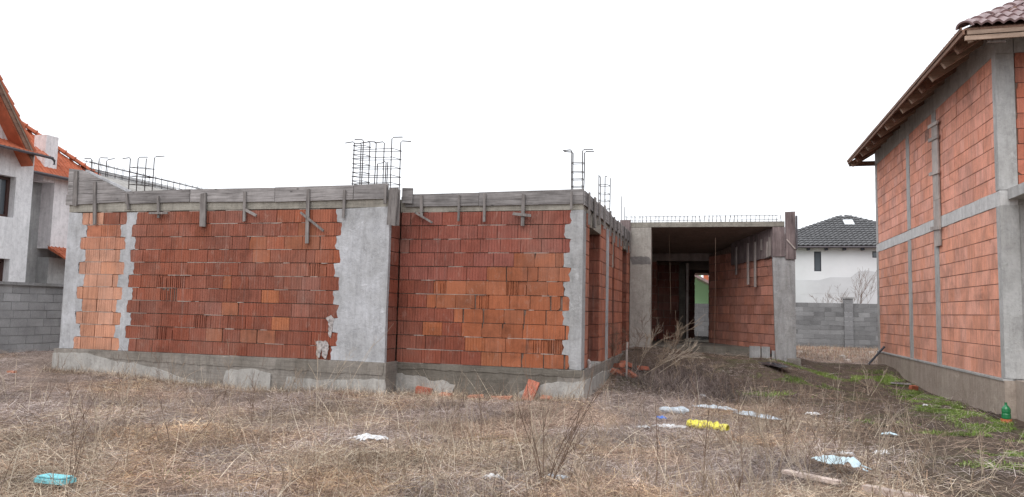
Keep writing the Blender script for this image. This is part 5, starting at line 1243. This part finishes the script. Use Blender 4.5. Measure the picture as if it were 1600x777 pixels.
# leaning broken block and shards at the foot of the wall
def chunk(p, sx, sy, sz, rot, c, lab, name='broken_brick', ribs=False):
    mb = MB(); mb.col = c; rr = random.Random(int(abs(p[0] * 100) + sx * 1000)); t = MB()
    if ribs:
        brick_geo(t, sx, sz, sy, 'ribbed', rr); vs = t.v; fs = t.f
    else:
        t.hexa([(x * sx / 2 * rr.uniform(.7, 1.1), y * sy / 2 * rr.uniform(.7, 1.1), z * sz / 2 * rr.uniform(.6, 1.1)) for x, y, z in ((-1, -1, -1), (1, -1, -1), (1, 1, -1), (-1, 1, -1), (-1, -1, 1), (1, -1, 1), (1, 1, 1), (-1, 1, 1))]); vs = t.v; fs = t.f
    E_ = Matrix.Rotation(rot[2], 3, 'Z') @ Matrix.Rotation(rot[1], 3, 'Y') @ Matrix.Rotation(rot[0], 3, 'X')
    mb.v = [Vector(p) + E_ @ v for v in vs]
    for f in fs: mb.face(f)
    o = mb.build(name, M['rubble'], None); tag(o, lab, 'brick', None); return o
p = Vector((-3.03, Y2 - .20, ground_h(-3, 12.3) + .16)); chunk(p, .20, .07, .36, (-.35, .28, 0), (.46, .15, .095), 'broken red hollow block leaning upright against the plinth patch', ribs=True)
p = Vector((-5.0, Y2 - .15, ground_h(-5, 12.3) + .09)); chunk(p, .30, .12, .12, (.1, .1, .1), (.40, .115, .07), 'broken red block lying at the plinth just right of the wide column', ribs=True)
shards = ['long pale orange shard at the wall foot, left of the leaning block', 'wide flat orange shard touching the leaning block', 'curved orange shard between two shards at the wall foot', 'small orange chip right of the leaning block']
for i, (x, L_) in enumerate([(-4.55, .24), (-3.55, .42), (-4.0, .30), (-2.75, .18)]): chunk((x, Y2 - .2, ground_h(x, 12.3) + .05), L_, .14, .05, (.1, random.uniform(-.12, .12), random.uniform(-.3, .3)), (.52, .22, .14), shards[i], 'brick_shard')
for i, (u, v, lab) in enumerate([(420, 602, 'orange brick shard at the plinth below the dark brick wall'), (372, 607, 'smaller orange brick shard lying left along the same plinth'), (22, 585, 'orange brick scrap in the grass near the left boundary wall')]):
    p = onG(u, v); chunk(p + Vector((0, -.05, .05)), .25 - .05 * i, .12, .05, (0, .1, i), (.5, .21, .13), lab, 'brick_shard')
rb = ['topmost broken red brick of the rubble beside the side wall', 'left broken red brick of the rubble beside the side wall', 'right broken red brick of the rubble beside the side wall', 'front broken red brick of the rubble beside the side wall', 'farthest orange brick piece behind the rubble by the side wall', 'orange brick fragment lying among the brushwood near the porch', 'small red fragment next to the white stake']
for i, (dx_, dy_, dz_) in enumerate([(0, .1, .16), (-.12, 0, .05), (.14, .1, .05), (.02, -.15, .05), (.1, .5, .12), (.45, .6, .08), (.3, -.1, .03)]):
    g0_ = onG(966, 585); q = Vector((max(g0_.x + dx_, -2.0), g0_.y + dy_, 0)); q.z = ground_h(q.x, q.y) + dz_; chunk(q, .24, .14, .10, (random.uniform(-.5, .5), random.uniform(-.5, .5), random.uniform(-1, 1)), (.36 + .03 * (i % 3), .12, .07), rb[i])
p = onG(979, 592); mb = MB(); mb.tube([p, p + Vector((0, 0, .55)), p + Vector((.01, 0, .74))], .022, 6); tag(mb.build('stake', M['wood_pale'], None), 'short pale stake standing in the ground beside the brick rubble', 'stake')
# pipe, stone and bits by the right house
p = onG(1442, 606); mb = MB(); mb.tube([p + Vector((0, 0, .06)), p + Vector((.45, -.12, .09))], .06, 10); tag(mb.build('clay_pipe', simple('clay_pipe', (.33, .22, .16), .8), None), 'short brown pipe length lying beside the brick house plinth', 'pipe')
chunk(onG(1427, 610) + Vector((0, 0, .05)), .16, .12, .12, (.2, .1, .4), (.40, .12, .07), 'red brick piece touching the left end of the brown pipe')
mb = MB(); a = onG(1392, 601); c = onG(1424, 604); mb.bar(a + Vector((0, 0, .04)), c + Vector((0, 0, .05)), .07, .03); tag(mb.build('timber_plank', M['wood_y'], None), 'thin dark plank lying in the green grass left of the brown pipe', 'plank')
def clod(p, r_, seed, lab):
    mb = MB(); n0 = 8; ring = 5; rr = random.Random(seed)
    for i in range(ring + 1):
        th = math.pi / 2 * i / ring
        for j in range(n0):
            a_ = 2 * math.pi * j / n0; k = r_ * rr.uniform(.8, 1.15); mb.v.append(Vector(p) + Vector((math.cos(a_) * math.cos(th) * k, math.sin(a_) * math.cos(th) * k, math.sin(th) * k * .8 - .03)))
    for i in range(ring):
        for j in range(n0): mb.face((i * n0 + j, i * n0 + (j + 1) % n0, (i + 1) * n0 + (j + 1) % n0, (i + 1) * n0 + j))
    o = mb.build('earth_clod', M['clod'], None, smooth=True); tag(o, lab, 'clod')
M['clod'] = simple('dark_earth', (.05, .036, .028), .97, .4, 20, bmp=1)
for i, (u, v, r_, lab) in enumerate([(1562, 655, .13, 'dark earth clod nearest the green bottle'), (1548, 650, .12, 'middle dark earth clod left of the green bottle'), (1533, 645, .09, 'leftmost dark earth clod of the row by the plinth'), (1429, 598, .09, 'dark clod behind the red brick piece near the pipe')]): 
    p = onG(u, v); p.x = min(p.x, XR - .12); clod(p, r_, i, lab)
# leaning rod in the soil bank between the houses
a = onG(1357, 572); mb = MB(); mb.tube([a, a + Vector((.42, .1, .48))], .028, 6); tag(mb.build('stake', M['frame_dk'], None), 'dark stake leaning right from the soil bank between the houses', 'stake')
for i, (u, v, s_, lab) in enumerate([(1249, 552, .14, 'whitish stone at the left end of the far dirt patch'), (1316, 560, .13, 'pale stone in the middle of the far dirt patch'), (1324, 566, .12, 'pale stone just below the middle one in the far dirt patch'), (1362, 553, .13, 'pale stone near the corner of the brick house on the far dirt')]):
    p = onG(u, v); chunk(p + Vector((0, 0, .04)), s_ * 1.6, s_, s_, (0, 0, i), (.52, .46, .42), lab, 'stone')['category'] = 'stone'
# leaning bank of soil ridge (far yard)
print('objects', len(bpy.data.objects), 'tris~', sum(len(o.data.polygons) * 2 for o in bpy.data.objects if o.type == 'MESH'))
